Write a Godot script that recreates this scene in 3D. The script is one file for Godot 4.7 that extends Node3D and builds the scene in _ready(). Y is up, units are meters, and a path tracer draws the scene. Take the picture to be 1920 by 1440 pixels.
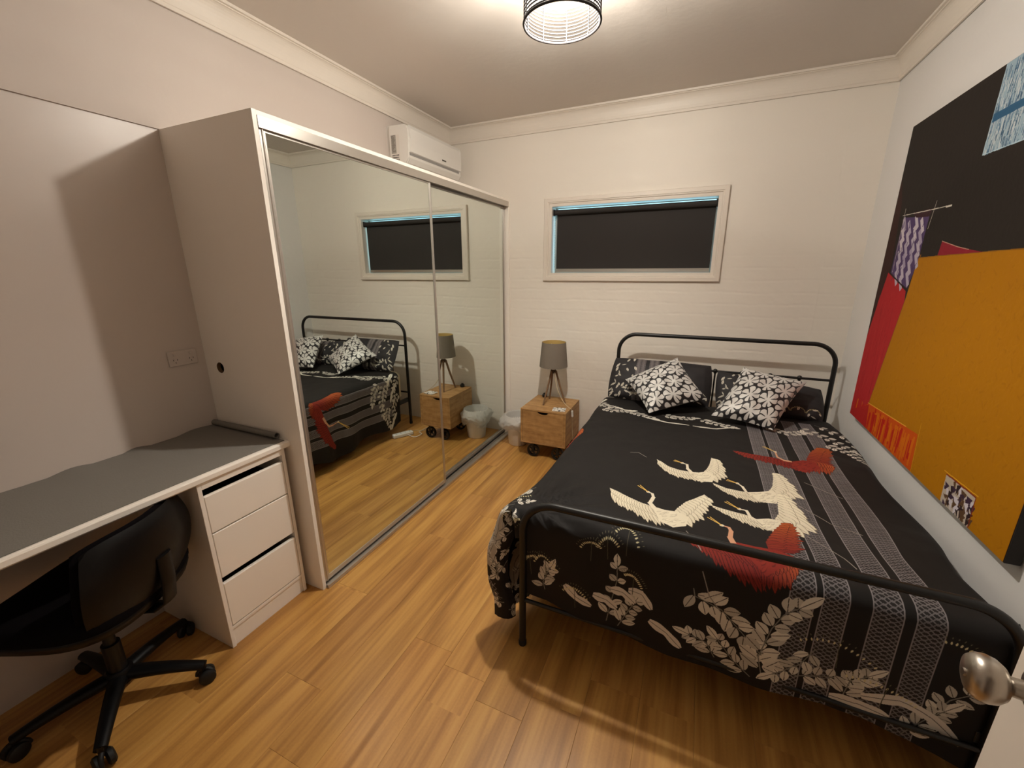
extends Node3D

# ------------------------------------------------------------------ mesh builder
class MB:
	var v := PackedVector3Array()
	var n := PackedVector3Array()
	var t := PackedVector2Array()
	var c := PackedColorArray()
	var ix := PackedInt32Array()
	var xf := Transform3D.IDENTITY
	var col := Color.WHITE

	func vert(p: Vector3, nn: Vector3, uv := Vector2.ZERO) -> int:
		v.append(xf * p)
		n.append((xf.basis * nn).normalized())
		t.append(uv)
		c.append(col)
		return v.size() - 1

	func tri(a: int, b: int, d: int) -> void:
		var g := (v[b] - v[a]).cross(v[d] - v[a])
		if g.dot(n[a] + n[b] + n[d]) > 0.0:
			ix.append(a); ix.append(d); ix.append(b)
		else:
			ix.append(a); ix.append(b); ix.append(d)

	func quad(a: int, b: int, d: int, e: int) -> void:
		tri(a, b, d)
		tri(a, d, e)

	func face(p: Array, nn: Vector3, uv := []) -> void:
		var k := []
		for i in p.size():
			k.append(vert(p[i], nn, uv[i] if uv.size() > i else Vector2(p[i].x, p[i].y)))
		for i in range(1, p.size() - 1):
			tri(k[0], k[i], k[i + 1])

	# a box with chamfered edges
	func box(ce: Vector3, s: Vector3, b := 0.002) -> MB:
		var h := s * 0.5
		b = minf(b, minf(h.x, minf(h.y, h.z)) * 0.9)
		for ax in 3:
			var u := (ax + 1) % 3
			var w := (ax + 2) % 3
			for sg in [-1.0, 1.0]:
				var nn := Vector3.ZERO
				nn[ax] = sg
				var pts := []
				for q in [[-1, -1], [1, -1], [1, 1], [-1, 1]]:
					var p := Vector3.ZERO
					p[ax] = sg * h[ax]
					p[u] = q[0] * (h[u] - b)
					p[w] = q[1] * (h[w] - b)
					pts.append(ce + p)
				face(pts, nn)
		if b <= 0.00001:
			return self
		for ax in 3:
			var u := (ax + 1) % 3
			var w := (ax + 2) % 3
			for su in [-1.0, 1.0]:
				for sw in [-1.0, 1.0]:
					var nn := Vector3.ZERO
					nn[u] = su
					nn[w] = sw
					var pts := []
					for q in [[-1, 0], [1, 0], [1, 1], [-1, 1]]:
						var p := Vector3.ZERO
						p[ax] = q[0] * (h[ax] - b)
						p[u] = su * (h[u] - (b if q[1] == 0 else 0.0))
						p[w] = sw * (h[w] - (0.0 if q[1] == 0 else b))
						pts.append(ce + p)
					face(pts, nn.normalized())
		for sx in [-1.0, 1.0]:
			for sy in [-1.0, 1.0]:
				for sz in [-1.0, 1.0]:
					var sgn := Vector3(sx, sy, sz)
					var pts := []
					for ax in 3:
						var p := (h - Vector3(b, b, b)) * sgn
						p[ax] = h[ax] * sgn[ax]
						pts.append(ce + p)
					face(pts, sgn.normalized())
		return self

	func bx(x0: float, x1: float, y0: float, y1: float, z0: float, z1: float, b := 0.002) -> MB:
		return box(Vector3(x0 + x1, y0 + y1, z0 + z1) * 0.5, Vector3(x1 - x0, y1 - y0, z1 - z0), b)

	# grid of points P[i][j] (rows x cols), smooth
	func sheet(P: Array, flip := false, closed_u := false, uvs := []) -> MB:
		var R := P.size()
		var C: int = P[0].size()
		var base := v.size()
		for i in R:
			for j in C:
				var i0 := maxi(i - 1, 0)
				var i1 := mini(i + 1, R - 1)
				var j0 := maxi(j - 1, 0)
				var j1 := mini(j + 1, C - 1)
				if closed_u:
					j0 = j - 1 if j > 0 else C - 2
					j1 = j + 1 if j < C - 1 else 1
				var a: Vector3 = P[i1][j] - P[i0][j]
				var b: Vector3 = P[i][j1] - P[i][j0]
				var nn := a.cross(b)
				if nn.length() < 1e-12:
					nn = Vector3.UP
				if flip:
					nn = -nn
				vert(P[i][j], nn.normalized(), uvs[i][j] if uvs.size() else Vector2(float(j) / (C - 1), float(i) / (R - 1)))
		for i in R - 1:
			for j in C - 1:
				quad(base + i * C + j, base + i * C + j + 1, base + (i + 1) * C + j + 1, base + (i + 1) * C + j)
		return self

	func tube(pts: Array, r: float, sides := 10, caps := true, radii := [], flat := 1.0) -> MB:
		var base := v.size()
		var m := pts.size()
		var up := Vector3.UP
		var d0: Vector3 = (pts[1] - pts[0]).normalized()
		if absf(d0.dot(up)) > 0.9:
			up = Vector3.RIGHT
		var side := d0.cross(up).normalized()
		for i in m:
			var d: Vector3
			if i == 0:
				d = pts[1] - pts[0]
			elif i == m - 1:
				d = pts[m - 1] - pts[m - 2]
			else:
				d = (pts[i + 1] - pts[i]).normalized() + (pts[i] - pts[i - 1]).normalized()
			d = d.normalized()
			side = (side - d * side.dot(d)).normalized()
			var bi := d.cross(side).normalized()
			var rr: float = radii[i] if radii.size() else r
			for k in sides + 1:
				var a := TAU * k / sides
				var nn := side * cos(a) + bi * sin(a) * (1.0 if flat == 1.0 else 1.0 / flat)
				var q := side * cos(a) + bi * sin(a) * flat
				vert(pts[i] + q * rr, nn, Vector2(float(k) / sides, float(i) / (m - 1)))
		for i in m - 1:
			for k in sides:
				var a := base + i * (sides + 1) + k
				quad(a, a + 1, a + sides + 2, a + sides + 1)
		if caps:
			for e in [0, m - 1]:
				var d: Vector3 = (pts[0] - pts[1]) if e == 0 else (pts[m - 1] - pts[m - 2])
				var k0 := vert(pts[e], d.normalized())
				var ring := []
				for k in sides:
					var q: Vector3 = v[base + e * (sides + 1) + k]
					v.append(q); n.append((xf.basis * d).normalized()); t.append(Vector2.ZERO); c.append(col)
					ring.append(v.size() - 1)
				for k in sides:
					tri(k0, ring[k], ring[(k + 1) % sides])
		return self

	# profile of (radius, height) turned round the y axis
	func lathe(prof: Array, sides := 24, sharp := 0.7) -> MB:
		for i in prof.size() - 1:
			var p: Vector2 = prof[i]
			var q: Vector2 = prof[i + 1]
			var e := (q - p)
			if e.length() < 1e-7:
				continue
			var nm := Vector2(e.y, -e.x).normalized()
			var na := nm
			var nb := nm
			if i > 0:
				var f: Vector2 = prof[i] - prof[i - 1]
				var fm := Vector2(f.y, -f.x).normalized()
				if fm.dot(nm) > sharp:
					na = (fm + nm).normalized()
			if i < prof.size() - 2:
				var f2: Vector2 = prof[i + 2] - prof[i + 1]
				var fm2 := Vector2(f2.y, -f2.x).normalized()
				if fm2.dot(nm) > sharp:
					nb = (fm2 + nm).normalized()
			var base := v.size()
			for k in sides + 1:
				var a := TAU * k / sides
				var cs := cos(a)
				var sn := sin(a)
				vert(Vector3(p.x * cs, p.y, p.x * sn), Vector3(na.x * cs, na.y, na.x * sn), Vector2(float(k) / sides, 0))
				vert(Vector3(q.x * cs, q.y, q.x * sn), Vector3(nb.x * cs, nb.y, nb.x * sn), Vector2(float(k) / sides, 1))
			for k in sides:
				quad(base + k * 2, base + k * 2 + 2, base + k * 2 + 3, base + k * 2 + 1)
		return self

	# flat polygon in xy extruded along z from z0 to z1
	func prism(poly: PackedVector2Array, z0: float, z1: float) -> MB:
		var tr := Geometry2D.triangulate_polygon(poly)
		for zz in [z0, z1]:
			var nn := Vector3(0, 0, -1.0 if zz == minf(z0, z1) else 1.0)
			var base := v.size()
			for p in poly:
				vert(Vector3(p.x, p.y, zz), nn, p)
			for i in range(0, tr.size(), 3):
				tri(base + tr[i], base + tr[i + 1], base + tr[i + 2])
		var ccw := 0.0
		for i in poly.size():
			ccw += poly[i].cross(poly[(i + 1) % poly.size()])
		for i in poly.size():
			var p := poly[i]
			var q := poly[(i + 1) % poly.size()]
			var e := q - p
			var nn := Vector3(e.y, -e.x, 0) * signf(ccw)
			face([Vector3(p.x, p.y, z0), Vector3(q.x, q.y, z0), Vector3(q.x, q.y, z1), Vector3(p.x, p.y, z1)], nn.normalized())
		return self

	func mesh() -> ArrayMesh:
		var a := []
		a.resize(Mesh.ARRAY_MAX)
		a[Mesh.ARRAY_VERTEX] = v
		a[Mesh.ARRAY_NORMAL] = n
		a[Mesh.ARRAY_TEX_UV] = t
		a[Mesh.ARRAY_COLOR] = c
		a[Mesh.ARRAY_INDEX] = ix
		var m := ArrayMesh.new()
		m.add_surface_from_arrays(Mesh.PRIMITIVE_TRIANGLES, a)
		return m

# ------------------------------------------------------------------ scene helpers
var rng := RandomNumberGenerator.new()

func obj(called: String, mb: MB, m: Material, parent: Node = self) -> MeshInstance3D:
	var o := MeshInstance3D.new()
	o.name = called
	o.mesh = mb.mesh()
	o.material_override = m
	parent.add_child(o, true)
	return o

func thing(called: String, label: String, category: String, at := Vector3.ZERO, group := "") -> Node3D:
	var o := Node3D.new()
	o.name = called
	o.position = at
	add_child(o, true)
	return tag(o, label, category, group)

func tag(o: Node3D, label: String, category := "", group := "") -> Node3D:
	o.set_meta("label", label)
	if category:
		o.set_meta("category", category)
	if group:
		o.set_meta("group", group)
	return o

func struct(called: String, mb: MB, m: Material, label := "") -> MeshInstance3D:
	var o := obj(called, mb, m)
	o.set_meta("kind", "structure")
	if label:
		o.set_meta("label", label)
	return o

func mat(c: Color, rough := 0.6, metal := 0.0) -> StandardMaterial3D:
	var m := StandardMaterial3D.new()
	m.albedo_color = c
	m.roughness = rough
	m.metallic = metal
	return m

func rgb(r: int, g: int, b: int) -> Color:
	return Color(r / 255.0, g / 255.0, b / 255.0)

func noise_img(w: int, h: int, sd: int, freq: float, oct := 4) -> Image:
	var f := FastNoiseLite.new()
	f.seed = sd
	f.frequency = freq
	f.fractal_octaves = oct
	return f.get_image(w, h, false, false, true)

func bump(m: StandardMaterial3D, im: Image, cm: float, scale := Vector3.ONE, tri := true) -> void:
	m.heightmap_enabled = true
	m.heightmap_texture = ImageTexture.create_from_image(im)
	m.heightmap_scale = cm
	if tri:
		m.uv1_triplanar = true
		m.uv1_world_triplanar = true
	m.uv1_scale = scale

# ------------------------------------------------------------------ drawing on images
func fill_poly(im: Image, pts: PackedVector2Array, c: Color) -> void:
	var lo := 1e9
	var hi := -1e9
	for p in pts:
		lo = minf(lo, p.y)
		hi = maxf(hi, p.y)
	var k := pts.size()
	var W := im.get_width()
	for y in range(maxi(0, int(floor(lo))), mini(im.get_height(), int(ceil(hi)) + 1)):
		var yy := y + 0.5
		var xs := []
		for i in k:
			var a := pts[i]
			var b := pts[(i + 1) % k]
			if (a.y <= yy) != (b.y <= yy):
				xs.append(a.x + (yy - a.y) / (b.y - a.y) * (b.x - a.x))
		xs.sort()
		for i in range(0, xs.size() - 1, 2):
			var x0 := maxi(0, int(round(xs[i])))
			var x1 := mini(W, int(round(xs[i + 1])))
			if x1 > x0:
				im.fill_rect(Rect2i(x0, y, x1 - x0, 1), c)

func stroke(im: Image, pts: PackedVector2Array, w: float, c: Color) -> void:
	for i in pts.size() - 1:
		var d := (pts[i + 1] - pts[i])
		if d.length() < 0.01:
			continue
		d = d.normalized() * w * 0.5
		var s := Vector2(-d.y, d.x)
		fill_poly(im, PackedVector2Array([pts[i] + s - d * 0.6, pts[i + 1] + s + d * 0.6, pts[i + 1] - s + d * 0.6, pts[i] - s - d * 0.6]), c)

func disc(im: Image, p: Vector2, r: float, c: Color, ry := -1.0) -> void:
	var q := PackedVector2Array()
	for i in 14:
		q.append(p + Vector2(cos(TAU * i / 14) * r, sin(TAU * i / 14) * (r if ry < 0 else ry)))
	fill_poly(im, q, c)

func leaf(im: Image, p: Vector2, q: Vector2, w: float, c: Color, rib := Color(0, 0, 0, 0), tip := 0.0) -> void:
	var d := q - p
	var s := Vector2(-d.y, d.x).normalized()
	var a := PackedVector2Array()
	var b := PackedVector2Array()
	for i in 8:
		var f := i / 7.0
		var ww := w * 0.5 * pow(sin(PI * clampf(f * (0.93 - tip * 0.35) + 0.06, 0, 1)), 0.8)
		a.append(p + d * f + s * ww)
		b.append(p + d * f - s * ww)
	b.reverse()
	a.append_array(b)
	fill_poly(im, a, c)
	if rib.a > 0.0:
		stroke(im, PackedVector2Array([p, p + d * 0.92]), maxf(1.4, w * 0.06), rib)

func along(pl: PackedVector2Array, f: float) -> Vector2:
	var L := 0.0
	for i in pl.size() - 1:
		L += pl[i].distance_to(pl[i + 1])
	var s := clampf(f, 0, 1) * L
	for i in pl.size() - 1:
		var e := pl[i].distance_to(pl[i + 1])
		if s <= e or i == pl.size() - 2:
			return pl[i].lerp(pl[i + 1], clampf(s / maxf(e, 0.001), 0, 1))
		s -= e
	return pl[-1]

# ------------------------------------------------------------------ quilt print
const QU0 := 0.95
const QV0 := 0.30
const QS := 819.2

func QP(a: Array) -> PackedVector2Array:
	var o := PackedVector2Array()
	for i in range(0, a.size(), 2):
		var vv: float = a[i + 1] * 0.001
		if a[i] > 1600:
			vv += 0.05 * smoothstep(2.10, 2.22, vv)
		o.append(Vector2((a[i] * 0.001 - QU0) * QS, (vv - QV0) * QS))
	return o

func wing(im: Image, lead: PackedVector2Array, trail: PackedVector2Array, k: int, c0: Color, c1: Color, line: Color) -> void:
	var body := lead.duplicate()
	var back := PackedVector2Array()
	for i in 9:
		back.append(along(lead, i / 8.0).lerp(along(trail, i / 8.0), 0.8))
	back.reverse()
	body.append_array(back)
	fill_poly(im, body, c0)
	for layer in 2:
		for j in k:
			var f := 1.0 - (j + 0.4) / k
			var p := along(lead, f * 0.9)
			var q := along(trail, f)
			q = p + (q - p) * ((1.0 + 0.07 * sin(j * 2.3)) if layer == 0 else 0.55)
			var w := maxf(5.0, along(trail, f).distance_to(along(trail, f - 1.0 / k)) * 1.5)
			var cc := c0.lerp(c1, clampf(f * 0.9 + 0.1 * sin(j * 3.1), 0, 1))
			leaf(im, p, p + (q - p) * 1.03, w + 3.0, line)
			leaf(im, p, q, w, cc, line.lerp(cc, 0.35))

func crane(im: Image, d: Dictionary, red: bool) -> void:
	var c0 := rgb(224, 214, 192)
	var c1 := rgb(240, 232, 208)
	var ln := rgb(150, 138, 112)
	if red:
		c0 = rgb(126, 36, 30)
		c1 = rgb(146, 48, 34)
		ln = rgb(70, 20, 16)
	var org := rgb(184, 96, 46)
	wing(im, QP(d.l2), QP(d.t2), 11, c0, org if red else c1, ln)
	wing(im, QP(d.l1), QP(d.t1), 17, c0, c1, ln)
	if d.has("l3"):
		wing(im, QP(d.l3), QP(d.t3), 12, c0, org, ln)
	var bd := QP(d.body)
	fill_poly(im, bd, c0.lerp(c1, 0.5))
	var mid := Vector2.ZERO
	for p in bd:
		mid += p / bd.size()
	for i in 26:
		var p := mid.lerp(bd[i % bd.size()].lerp(bd[(i + 1) % bd.size()], rng.randf()), 0.25 + 0.6 * rng.randf())
		leaf(im, p, p + Vector2(-14 + 6 * rng.randf(), 16), 9.0, c0.lerp(ln, 0.35))
		leaf(im, p, p + Vector2(-12, 13), 6.0, c0.lerp(c1, rng.randf()))
	var nk := QP(d.neck)
	for i in nk.size() - 1:
		stroke(im, PackedVector2Array([nk[i], nk[i + 1]]), 7.0 + 3.0 * i, rgb(232, 222, 200) if not red else rgb(214, 160, 128))
	disc(im, nk[0], 7.0, rgb(232, 222, 200))
	var bk := QP(d.beak)
	var s := Vector2(-(bk[1] - bk[0]).y, (bk[1] - bk[0]).x).normalized() * 5.0
	stroke(im, PackedVector2Array([bk[1], bk[0] + s]), 4.0, rgb(226, 186, 96))
	stroke(im, PackedVector2Array([bk[1], bk[0] - s]), 4.0, rgb(226, 186, 96))

func sprig(im: Image, a: Array, k: int, ln: float, w: float, c: Color, both := true, r := 0.0) -> void:
	var pl := QP(a)
	stroke(im, pl, 3.0, c.lerp(Color.BLACK, 0.45))
	for i in k:
		var f := (i + 0.7) / k
		var p := along(pl, f)
		var d := (along(pl, minf(1.0, f + 0.05)) - along(pl, f - 0.05)).normalized()
		for sd in ([-1.0, 1.0] if both else [1.0 if i % 2 else -1.0]):
			var dir := d.rotated(sd * (0.95 + rng.randf_range(-0.2, 0.2) + r))
			var l := ln * QS * (0.8 + 0.35 * rng.randf()) * (1.0 - 0.35 * f)
			leaf(im, p + dir * l * 0.12, p + dir * l, w * QS, c.lerp(Color.BLACK, rng.randf() * 0.18), rgb(70, 62, 56))
	var dd := (pl[-1] - along(pl, 0.9)).normalized()
	leaf(im, pl[-1], pl[-1] + dd * ln * QS, w * QS, c, rgb(70, 62, 56))

func fern_arc(im: Image, a: Array, c: Color) -> void:
	var p := QP(a)
	var k := 15
	for i in k:
		var f := i / float(k - 1)
		var q := p[0].lerp(p[1], f).lerp(p[1].lerp(p[2], f), f)
		var q2 := p[0].lerp(p[1], minf(1, f + 0.02)).lerp(p[1].lerp(p[2], minf(1, f + 0.02)), minf(1, f + 0.02))
		var nrm := (q2 - q).normalized()
		nrm = Vector2(nrm.y, -nrm.x)
		leaf(im, q, q + nrm * 10.0, 4.5, c)
		leaf(im, q + nrm * 16.0, q + nrm * 23.0, 2.4, c.lerp(Color.BLACK, 0.5))
	stroke(im, PackedVector2Array([p[1].lerp((p[0] + p[2]) * 0.5, 0.3), (p[0] + p[2]) * 0.5 + Vector2(0, 40)]), 2.0, c.lerp(Color.BLACK, 0.6))

func wave_leaf(im: Image, a: Array, w: float, c: Color) -> void:
	var p := QP(a)
	var m := 12
	var up := PackedVector2Array()
	var dn := PackedVector2Array()
	var mid := PackedVector2Array()
	for i in m + 1:
		var f := i / float(m)
		var q := along(p, f)
		var d := (along(p, f + 0.06) - along(p, f - 0.06)).normalized()
		var s := Vector2(-d.y, d.x) * w * QS * 0.5 * (0.25 + pow(sin(PI * clampf(f * 0.9 + 0.08, 0, 1)), 0.7) * (0.9 + 0.25 * sin(f * 9.0)))
		up.append(q + s)
		dn.append(q - s)
		mid.append(q)
	var full := up.duplicate()
	dn.reverse()
	full.append_array(dn)
	fill_poly(im, full, c)
	stroke(im, mid, 2.0, c.lerp(Color.BLACK, 0.5))

func hatch(im: Image, u0: float, u1: float, v0: float, v1: float, c: Color, fade := 0.0) -> void:
	var x0 := (u0 - QU0) * QS
	var x1 := (u1 - QU0) * QS
	var y := (v0 - QV0) * QS
	var ye := (v1 - QV0) * QS
	im.fill_rect(Rect2i(int(x0), int(y), int(x1 - x0), int(ye - y)), rgb(44, 40, 40))
	while y < ye:
		var s := 9.0 + 7.0 * clampf((y / QS + QV0 - 1.2) * 0.9, 0.0, 1.0)
		var cc := c.lerp(rgb(44, 40, 40), 0.15 + 0.15 * rng.randf())
		for k in 3:
			var xa := lerpf(x0, x1, k / 3.0)
			var xb := lerpf(x0, x1, (k + 1) / 3.0)
			stroke(im, PackedVector2Array([Vector2(xa, y), Vector2(xb, y + s)]), 3.2, cc)
			stroke(im, PackedVector2Array([Vector2(xa, y + s), Vector2(xb, y)]), 2.4, cc)
		y += s * 0.8
	for x in [x0, x1]:
		stroke(im, PackedVector2Array([Vector2(x, (v0 - QV0) * QS), Vector2(x, ye)]), 3.0, c)

func quilt_image() -> Image:
	var im := Image.create(2048, 2008, false, Image.FORMAT_RGB8)
	im.fill(rgb(31, 28, 27))
	rng.seed = 7
	var st := rgb(142, 136, 138)
	for q in [[2.505, 2.57], [2.59, 2.655], [2.71, 2.78], [2.81, 2.876], [1.19, 1.255], [1.285, 1.35], [1.395, 1.452], [1.475, 1.535]]:
		var lim := 2.75 if q[0] > 2.0 else 2.0
		hatch(im, q[0], q[1], 0.55, lim, st)
	var w := rgb(226, 220, 208)
	var w2 := rgb(234, 229, 216)
	# leaf bands by the pillows
	for q in [[1600, 700, 1700, 740, 1800, 700], [1760, 690, 1870, 760, 1960, 800], [2010, 720, 2110, 735, 2200, 700], [2240, 700, 2330, 760, 2420, 790], [2600, 700, 2700, 760, 2790, 720], [2780, 640, 2900, 730, 2990, 860], [2900, 560, 3010, 700, 3060, 900], [1560, 560, 1620, 640, 1700, 660], [2860, 820, 2960, 900, 3020, 1010]]:
		sprig(im, q, 7, 0.05, 0.024, w)
	for q in [[1900, 800, 2050, 845, 2180, 850], [2200, 850, 2330, 850, 2450, 780], [1680, 640, 1760, 690, 1850, 690]]:
		wave_leaf(im, q, 0.016, w2)
	# hanging leaves on the bedside drape
	for q in [[1560, 420, 1450, 500, 1330, 520], [1570, 520, 1470, 620, 1330, 680], [1520, 640, 1400, 700, 1240, 690], [1380, 420, 1270, 520, 1150, 540], [1300, 600, 1200, 640, 1110, 620], [1540, 700, 1470, 780, 1380, 800]]:
		sprig(im, q, 7, 0.055, 0.022, w)
	for q in [[1590, 470, 1540, 560, 1480, 600], [1480, 460, 1400, 540, 1320, 570], [1190, 480, 1120, 560, 1060, 600]]:
		wave_leaf(im, q, 0.03, w2)
	# bedside drape at the foot corner
	for q in [[1580, 1960, 1500, 2050, 1420, 2090], [1500, 1900, 1380, 1980, 1250, 2010], [1330, 2080, 1220, 2120, 1120, 2170], [1560, 2130, 1480, 2170, 1380, 2200]]:
		sprig(im, q, 7, 0.06, 0.026, w)
	for q in [[1480, 2010, 1400, 2090, 1280, 2120], [1300, 1980, 1200, 2040, 1080, 2060], [1540, 2190, 1400, 2200, 1260, 2190]]:
		wave_leaf(im, q, 0.045, rgb(190, 180, 166))
	for i in 40:
		var p := Vector2(rng.randf_range(1.0, 1.58), rng.randf_range(1.96, 2.30))
		sprig(im, [p.x * 1000, p.y * 1000, p.x * 1000 + rng.randf_range(-60, 60), p.y * 1000 + rng.randf_range(-60, 60)], 2, 0.035, 0.017, w)
	for q in [[1585, 2040, 1530, 2075, 1490, 2050], [1500, 2120, 1450, 2160, 1400, 2130], [1590, 2190, 1560, 2230, 1500, 2200]]:
		fern_arc(im, q, rgb(216, 206, 164))
	hatch(im, 1.36, 1.46, 2.02, 2.12, st)
	hatch(im, 1.10, 1.20, 2.08, 2.20, st)
	# birds
	var A := {"beak":[1995,1741,2039,1782], "neck":[2039,1782,2057,1789,2065,1824,2057,1890,2078,1932], "l1":[2077,1924,2021,1906,1937,1860,1878,1817], "t1":[2136,2063,2069,2053,2015,2016,1959,1988,1911,1931], "l2":[2157,1931,2168,1877,2192,1810,2263,1714], "t2":[2182,2047,2212,2017,2253,1947,2273,1860,2300,1759], "body":[2069,1920,2116,1928,2166,1919,2206,1949,2199,2026,2155,2059,2105,2030]}
	var B := {"beak":[2125,1408,2163,1424], "neck":[2163,1424,2186,1434,2190,1482,2208,1516], "l1":[2217,1512,2157,1508,2099,1484,2041,1424], "t1":[2264,1598,2207,1596,2144,1584,2094,1547,2059,1488], "l2":[2264,1498,2278,1456,2291,1389,2297,1307], "t2":[2275,1593,2319,1574,2356,1531,2356,1435,2338,1336], "body":[2198,1514,2240,1508,2275,1487,2309,1524,2297,1589,2252,1598]}
	var C := {"beak":[2358,1541,2400,1555], "neck":[2400,1555,2418,1578,2429,1623], "l1":[2437,1625,2402,1630,2350,1623,2297,1595], "t1":[2485,1701,2437,1699,2391,1696,2344,1665,2307,1616], "l2":[2534,1573,2546,1508,2554,1446,2561,1375], "t2":[2526,1679,2586,1630,2642,1583,2632,1491,2600,1376], "body":[2433,1627,2487,1594,2535,1563,2559,1605,2536,1679,2477,1691]}
	var D := {"beak":[2345,1744,2393,1783], "neck":[2393,1783,2418,1785,2427,1834,2442,1850], "l1":[2451,1846,2408,1822,2342,1810,2285,1796], "t1":[2495,1922,2444,1919,2393,1898,2343,1862,2299,1816], "l2":[2518,1814,2538,1746,2544,1657,2546,1573], "t2":[2528,1924,2588,1905,2641,1858,2625,1748,2601,1596], "body":[2442,1846,2491,1814,2527,1810,2546,1857,2529,1917,2479,1915]}
	var E := {"beak":[2278,1910,2321,1958], "neck":[2321,1958,2344,1963,2350,1988,2344,2037,2351,2066], "l1":[2380,2078,2330,2081,2262,2089,2193,2103], "t1":[2456,2201,2386,2188,2312,2163,2245,2140,2208,2122], "l2":[2459,2079,2456,2014,2497,1907,2552,1818], "t2":[2556,2046,2570,1980,2577,1913,2578,1861,2568,1814], "l3":[2423,2123,2469,2119,2516,2105,2558,2100], "t3":[2427,2192,2467,2186,2505,2168,2531,2134,2557,2118], "body":[2351,2059,2413,2063,2485,2056,2529,2071,2506,2127,2438,2161,2372,2121]}
	var F := {"beak":[2559,1036,2609,1089], "neck":[2609,1089,2610,1159,2636,1188,2664,1190], "l1":[2669,1200,2591,1174,2495,1174,2402,1170], "t1":[2665,1289,2602,1267,2512,1248,2453,1233,2414,1194], "l2":[2741,1232,2741,1136,2786,998,2847,897], "t2":[2844,1212,2863,1090,2877,1009,2886,941,2876,884], "l3":[2705,1185,2769,1144,2821,1160,2862,1192], "t3":[2685,1305,2742,1286,2784,1285,2811,1285,2838,1238], "body":[2659,1192,2723,1151,2776,1167,2783,1238,2707,1301,2663,1278]}
	var G := {"beak":[1260,1106,1340,1191], "neck":[1340,1191,1332,1247,1337,1294,1382,1326,1421,1342], "l1":[1422,1345,1346,1318,1236,1282,1124,1237], "t1":[1449,1422,1338,1415,1233,1375,1159,1308,1118,1252], "l2":[1540,1403,1566,1404,1568,1318,1588,1189], "t2":[1471,1323,1473,1244,1498,1179,1528,1139,1572,1110], "l3":[1420,1339,1486,1354,1538,1383,1571,1421], "t3":[1424,1414,1469,1449,1509,1458,1539,1453,1564,1434], "body":[1566,1403,1501,1352,1418,1333,1378,1346,1422,1408,1493,1427]}
	for b in [F, G]:
		crane(im, b, true)
	for b in [B, C, A, D]:
		crane(im, b, false)
	crane(im, E, true)
	# leaves and ferns over the foot drape
	for q in [[2240, 2241, 2247, 2272, 2330, 2300, 2384, 2350, 2460, 2420], [2471, 2500, 2453, 2430, 2464, 2370, 2475, 2310, 2500, 2250, 2540, 2210]]:
		sprig(im, q, 9, 0.075, 0.036, w)
	for q in [[1959, 2490, 1973, 2390, 1988, 2300, 1985, 2240], [2002, 2500, 2044, 2400, 2060, 2360], [1708, 2440, 1700, 2407, 1730, 2330], [2330, 2500, 2300, 2450, 2240, 2430], [2560, 2470, 2650, 2440, 2720, 2420], [2600, 2350, 2570, 2420, 2500, 2480], [2690, 2500, 2700, 2430, 2740, 2390], [2900, 2480, 2930, 2400, 2990, 2330], [2850, 2560, 2900, 2480, 2930, 2440], [2440, 2520, 2380, 2480, 2330, 2420]]:
		sprig(im, q, 5, 0.055, 0.026, w)
	for q in [[1904, 2385, 1955, 2395, 1993, 2425], [1968, 2342, 2012, 2345, 2057, 2377], [2030, 2327, 2078, 2326, 2114, 2375], [2110, 2424, 2172, 2452, 2222, 2500], [2659, 2508, 2735, 2502, 2809, 2516], [2733, 2469, 2828, 2445, 2910, 2481, 2981, 2536], [1790, 2380, 1840, 2420, 1900, 2440]]:
		wave_leaf(im, q, 0.032, rgb(220, 212, 202))
	var fc := rgb(216, 206, 164)
	for q in [[1854, 2207, 1887, 2165, 1924, 2195], [1914, 2189, 1942, 2145, 1986, 2181], [1974, 2148, 2013, 2100, 2052, 2174], [1624, 2343, 1637, 2270, 1676, 2316], [1667, 2319, 1705, 2270, 1756, 2340], [1791, 2412, 1829, 2361, 1884, 2429], [2017, 2272, 2046, 2250, 2073, 2311], [2560, 2330, 2650, 2280, 2760, 2370], [2880, 2200, 2960, 2190, 2990, 2300], [2690, 2420, 2790, 2400, 2870, 2470]]:
		fern_arc(im, q, fc)
	# thin trailing legs
	for q in [[2260, 2180, 2290, 2260, 2330, 2310], [2680, 1420, 2760, 1480, 2800, 1500], [2600, 1640, 2700, 1760, 2790, 1800], [1905, 1395, 1945, 1380, 1990, 1420], [2600, 1900, 2680, 2010, 2700, 2060], [2200, 2060, 2230, 2110, 2250, 2140]]:
		stroke(im, QP(q), 3.0, rgb(150, 142, 134))
	return im

# the made-up surface: U across the bed, V from head to foot (metres along the cloth)
var qn := FastNoiseLite.new()
const HEM := [[1.60, 2.47], [1.72, 2.486], [1.87, 2.513], [2.08, 2.533], [2.27, 2.55], [2.6, 2.548], [2.75, 2.542], [2.89, 2.578], [3.02, 2.61]]

func hem_v(u: float) -> float:
	for i in HEM.size() - 1:
		if u <= HEM[i + 1][0]:
			return 0.055 + lerpf(HEM[i][1], HEM[i + 1][1], clampf((u - HEM[i][0]) / (HEM[i + 1][0] - HEM[i][0]), 0, 1))
	return HEM[-1][1] + 0.055

func hem_u(v: float) -> float:
	return 1.06 + 0.03 * sin(v * 9.0) + 0.04 * (1.0 - smoothstep(0.4, 0.9, v)) - 0.06 * smoothstep(1.85, 2.05, v)

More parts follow.
